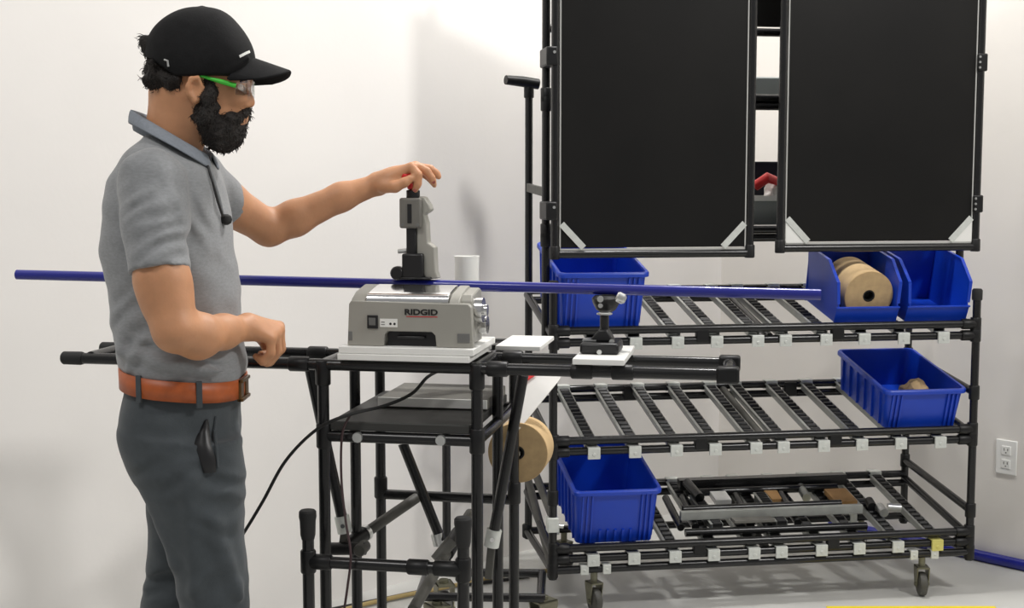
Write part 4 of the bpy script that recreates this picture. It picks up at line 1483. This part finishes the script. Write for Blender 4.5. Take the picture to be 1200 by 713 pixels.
for (a, b, r_, op) in (
        ((178, 575, 2.86), (205, 660, 2.84), 0.008, 'u'), ((248, 612, 2.818), (282, 700, 2.845), 0.007, 'u'),
        ((222, 560, 2.81), (230, 700, 2.82), 0.008, 'u'), ((245, 563, 2.805), (280, 566, 2.83), 0.009, 's'),
        ((215, 480, 2.80), (240, 488, 2.80), 0.007, 's'), ((232, 494, 2.79), (221, 528, 2.79), 0.008, 's'), ((170, 690, 3.0), (210, 676, 3.0), 0.012, 's')):
    tr_.cone(P(*a), P(*b), r_, r_ * 0.7, 0.028, op)
tr_.wrinkle(P(200, 560, 2.80), (0.09, 0.1, 0.05), (0.35, 0, -1), 0.05, 0.0035)
tr_.wrinkle(P(265, 590, 2.83), (0.05, 0.1, 0.07), (-0.5, 0, -1), 0.045, 0.004)
tr_.wrinkle(P(235, 690, 2.82), (0.09, 0.1, 0.06), (0.5, 0, -1), 0.06, 0.003)
tr_.wrinkle(P(185, 690, 3.0), (0.06, 0.1, 0.05), (0.4, 0, -1), 0.045, 0.004)
tr_.noise(0.003, 30, 8)
tr_.noise(0.001, 90, 9)
trs = tr_.mesh('trousers', M['trouser'], man, 1)
# belt
bl = MB()
lo_, hi_ = [], []
NB = 64
_, bx0, bx1, _, bb_ = fit(459, 143, 287, Y0, 0.170)
bcx, ba_ = (bx0 + bx1) / 2, (bx1 - bx0) / 2


def belt_pt(th, py, ex=1.0):
    c, s_ = math.cos(th), math.sin(th)
    e = 2 / 2.3
    return np.array([bcx + ba_ * ex * math.copysign(abs(c) ** e, c), Y0 + bb_ * ex * math.copysign(abs(s_) ** e, s_), P(214, py + 8 * c, Y0)[2]])


for k in range(NB):
    th = 2 * math.pi * k / NB
    lo_.append(belt_pt(th, 456))
    hi_.append(belt_pt(th, 433.5, 1.005))
bl.loops([lo_, hi_], False, False)
belt = bl.build('belt', M['leather'], man, angle=60)
sd = belt.modifiers.new('solid', 'SOLIDIFY')
sd.thickness, sd.offset = 0.005, 1
belt['label'] = 'tan brown leather belt'
bk = MB()
c = belt_pt(R(-2), 446, 1.03)
bk.box((c[0] - 0.006, Y0 - 0.05, c[2] - 0.026), (c[0] + 0.004, Y0 - 0.02, c[2] + 0.024))
bk.box((c[0] - 0.006, Y0 + 0.005, c[2] - 0.026), (c[0] + 0.004, Y0 + 0.035, c[2] + 0.024))
bk.box((c[0] - 0.004, Y0 - 0.05, c[2] + 0.016), (c[0] + 0.008, Y0 + 0.035, c[2] + 0.024))
bk.box((c[0] - 0.004, Y0 - 0.05, c[2] - 0.026), (c[0] + 0.008, Y0 + 0.035, c[2] - 0.018))
bk.build('buckle', M['brass'], belt, bevel=0.002)
for an in (-112, -62):
    p0, p1 = belt_pt(R(an), 461, 1.035), belt_pt(R(an), 431, 1.035)
    MB().bar(p0, p1, 0.013, 0.005, up=(math.cos(R(an)), math.sin(R(an)), 0)).build('belt_loop', M['trouser'], trs, bevel=0.001)
# pocket with a black pouch
snap = snapper(trs)
pm = MB()
pp = [snap(x_, y_, 0.0)[0] for x_, y_ in ((242, 492), (239, 506), (237, 520), (240, 538), (243, 554))]
rings = []
for (c_, wl, wr) in zip(pp, (0.003, 0.017, 0.026, 0.016, 0.012), (0.003, 0.012, 0.017, 0.022, 0.018)):
    rings.append([c_ + np.array(q) for q in ((-wl, 0.004, 0), (-wl * 0.6, -0.006, 0), (0, -0.008, 0), (wr * 0.6, -0.006, 0), (wr, 0.004, 0), (0, 0.012, 0))])
pm.loops(rings)
pm.build('black_pouch', M['black'], trs, angle=50)['label'] = 'black pouch in the trouser pocket'
wl = MB()
wl.path([snap(x_, y_, 0.002)[0] for x_, y_ in ((252, 488), (250, 505), (253, 524), (255, 548))], [0.003, 0.004, 0.004, 0.003], 8)
wl.build('pocket_welt', M['trouser'], trs)
# shoes
for (ax, ay, yy) in ((-0.672, 0, 2.90), (-0.845, 0, 3.075)):
    sv = Vol((ax - 0.12, yy - 0.08, -0.004), (ax + 0.26, yy + 0.08, 0.15), 0.005)
    sv.cone((ax - 0.04, yy, 0.045), (ax + 0.06, yy, 0.05), 0.042, 0.044, 0.02)
    sv.cone((ax + 0.06, yy, 0.045), (ax + 0.17, yy + 0.006, 0.034), 0.045, 0.032, 0.02)
    sv.cone((ax, yy, 0.07), (ax + 0.01, yy, 0.11), 0.05, 0.046, 0.02)
    sv.cut((0, 0, 0.001), (0, 0, -1))
    sv.mesh('shoe', M['shoe'], man, 1)

def strands(o, n, L, seed):
    """short loose hairs standing off a hair mesh"""
    rg = np.random.RandomState(seed)
    me = o.data
    mb = MB()
    ids = rg.choice(len(me.polygons), n)
    for i in ids:
        p = me.polygons[i]
        c, nn = np.array(p.center), np.array(p.normal)
        t = np.array([-0.3, 0, -0.8]) + rg.normal(size=3) * 0.6
        t = t - nn * (t @ nn)
        t /= np.linalg.norm(t) + 1e-6
        l = L * (0.5 + rg.rand())
        a, b, e = c - nn * 0.001, c + nn * l * 0.25 + t * l * 0.5, c + nn * l * 0.28 + t * l
        mb.path([a, b, e], [0.0011, 0.0008, 0.0003], 3)
    x = mb.build('loose_hairs', M['hair'], o)
    x['kind'] = 'stuff'
    return x


# ---- head wear, hair, beard, glasses
cp = Vol((-0.88, 2.85, 1.58), (-0.56, 3.11, 1.87), 0.0038)
cp.ell(P(240, 74, Y0), (0.102, 0.091, 0.125))
cp.ell(P(212, 66, Y0), (0.070, 0.084, 0.078), 0.05)
cp.ell(P(268, 72, Y0), (0.050, 0.078, 0.052), 0.04)
pa_, pb_ = P(182, 71, Y0), P(214, 91, Y0)
dv = pb_ - pa_
cp.cut(pa_, (dv[2], 0, -dv[0]))
cp.cut(P(230, 92, Y0), (0.03, 0, -1))
cp.ell(P(237, 8.5, Y0), (0.009, 0.009, 0.005), 0.004)
cp.cone(N(262, 83, -0.077), N(290, 68, -0.05), 0.004, 0.004, 0.012)
cp.noise(0.0016, 45, 3)
capo = cp.mesh('cap', M['cap'], man, 1)
snapc = snapper(capo)
capo['label'] = 'black baseball cap'
# brim: curved plate, drooping to both sides
bm_ = MB()
NU, NW = 10, 18
vs = []
for i in range(NU + 1):
    t = i / NU
    for j in range(NW + 1):
        w = -1 + 2 * j / NW
        ln = max(1 - abs(w) ** 4, 0.0) ** 0.42 if t > 0 else 0
        root = 290 - 24 * w * w
        px = root + t * (46 * ln + 3)
        py = 66 + 26 * w * w + t * ln * (17 - 11 * w * w) + t * (1 - ln) * 2
        vs.append(N(px, py, 0.084 * w))
bm_.add(vs, [(i * (NW + 1) + j, i * (NW + 1) + j + 1, (i + 1) * (NW + 1) + j + 1, (i + 1) * (NW + 1) + j) for i in range(NU) for j in range(NW)])
br_ = bm_.build('brim', M['cap'], capo, angle=60)
sd = br_.modifiers.new('solid', 'SOLIDIFY')
sd.thickness, sd.offset = 0.004, 0
# embroidered mark and clasp
mk = MB()
for k in range(7):
    (a, na), (b, nb) = snapc(280.5 + k * 1.7, 66.4 - k * 0.85, 0.001), snapc(281.8 + k * 1.7, 65.7 - k * 0.85, 0.001)
    mk.bar(a, b, 0.002, 0.0055, up=(-0.2, 0, 1))
mk.build('embroidery', M['white'], capo, smooth=False)
cs_ = MB()
cs_.path([snapc(193, 70, 0.001)[0], snapc(197, 71, 0.002)[0], snapc(198, 78, 0.002)[0]], 0.0022, 8)
cs_.build('clasp', M['steel'], capo)
hr = Vol((-0.90, 2.85, 1.56), (-0.56, 3.11, 1.86), 0.0035)
hr.ell(P(206, 90, Y0), (0.064, 0.082, 0.052))
hr.cone(P(190, 92, Y0), P(190, 108, Y0), 0.030, 0.022, 0.02)
hr.ell(P(174, 53, Y0), (0.020, 0.030, 0.026), 0.01)
hr.ell(P(186, 56, Y0), (0.03, 0.04, 0.03), 0.01)
for s_ in (-1, 1):
    hr.cone(N(214, 92, 0.070 * s_), N(212, 110, 0.054 * s_), 0.012, 0.008, 0.01)
hr.ell(P(246, 108, Y0), (0.052, 0.2, 0.040), 0.0, 's')
hr.noise(0.005, 110, 12)
hr.noise(0.003, 260, 13)
hair = hr.mesh('hair', M['hair'], man, 0)
strands(hair, 900, 0.011, 3)
bv = Vol((-0.80, 2.85, 1.44), (-0.56, 3.11, 1.72), 0.0033)
for s_ in (-1, 1):
    bv.chain([N(244, 95, 0.064 * s_), N(243, 118, 0.063 * s_), N(241, 138, 0.056 * s_), N(254, 156, 0.036 * s_)], [0.013, 0.018, 0.025, 0.031], 0.015)
    bv.ell(N(258, 141, 0.040 * s_), (0.034, 0.024, 0.030), 0.02)
    bv.cone(N(288, 130.5, 0.004 * s_), N(278, 142, 0.031 * s_), 0.0085, 0.012, 0.006)
bv.ell(P(281, 148, Y0), (0.010, 0.022, 0.010), 0.01)
bv.ell(P(263, 154, Y0), (0.040, 0.042, 0.036), 0.02)
bv.ell(P(259, 165, Y0), (0.026, 0.034, 0.024), 0.02)
bv.ell(P(284, 137.5, Y0), (0.016, 0.016, 0.005), 0.003, 's')
bv.noise(0.004, 120, 21)
bv.noise(0.003, 300, 22)
beard = bv.mesh('beard', M['hair'], man, 0)
strands(beard, 1100, 0.009, 4)
for s_ in (-1, 1):
    ey = MB().lathe(N(280.5, 103.5, 0.032 * s_) - np.array([0.0, 0, 0]), X, [(0.004, -0.0105), (0.0095, -0.006), (0.0112, 0), (0.0095, 0.006), (0.0055, 0.0098), (0.001, 0.0112)], 16).build('eye', M['eye'], man)
    MB().lathe(N(280.5, 103.5, 0.032 * s_), X, [(0.005, 0.0093), (0.0056, 0.0105), (0.002, 0.0116)], 12).build('iris', M['iris'], ey)
    MB().path([N(282, 96, 0.050 * s_), N(287.5, 94.5, 0.034 * s_), N(289, 95.5, 0.014 * s_)], [0.003, 0.005, 0.004], 8).build('eyebrow', M['hair'], man)
# safety glasses: clear wrap lens and green temples
gl = MB()
NG = 20
vs = []
for r_ in range(2):
    for k in range(NG + 1):
        th = -1 + 2 * k / NG
        px = 294.5 - 18 * abs(th) ** 2.4
        py = (94 if r_ == 0 else 113 - 4 * abs(th) ** 2 - 6 * max(0, 1 - abs(th) * 5)) + 2 * (abs(th) ** 2)
        vs.append(N(px, py, 0.072 * th))
gl.add(vs, [(k, k + 1, NG + 2 + k, NG + 1 + k) for k in range(NG)])
gls = gl.build('safety_glasses', M['lens'], man, angle=80)
gls['label'] = 'clear safety glasses with green temples'
sd = gls.modifiers.new('solid', 'SOLIDIFY')
sd.thickness = 0.002
for s_ in (-1, 1):
    MB().path([N(276.5, 100.5, 0.0735 * s_), N(262, 96.5, 0.077 * s_), N(248, 92.5, 0.0785 * s_), N(236, 89, 0.079 * s_), N(228, 91, 0.080 * s_)],
              [0.0055, 0.0055, 0.0042, 0.0032, 0.003], 10).build('temple', M['green'], gls)['label'] = 'bright green temple'
# fingernails on the near faces of the far hand
for p_, d_ in ((P(486.2, 223.2, 3.2815), 0.0032), (P(508.3, 213.5, 3.3105), 0.0032)):
    MB().lathe(p_, (0, -1, 0), [(0.0045, 0), (0.0045, 0.0012), (0.002, 0.0018)], 10).build('fingernail', M['lip'], man)
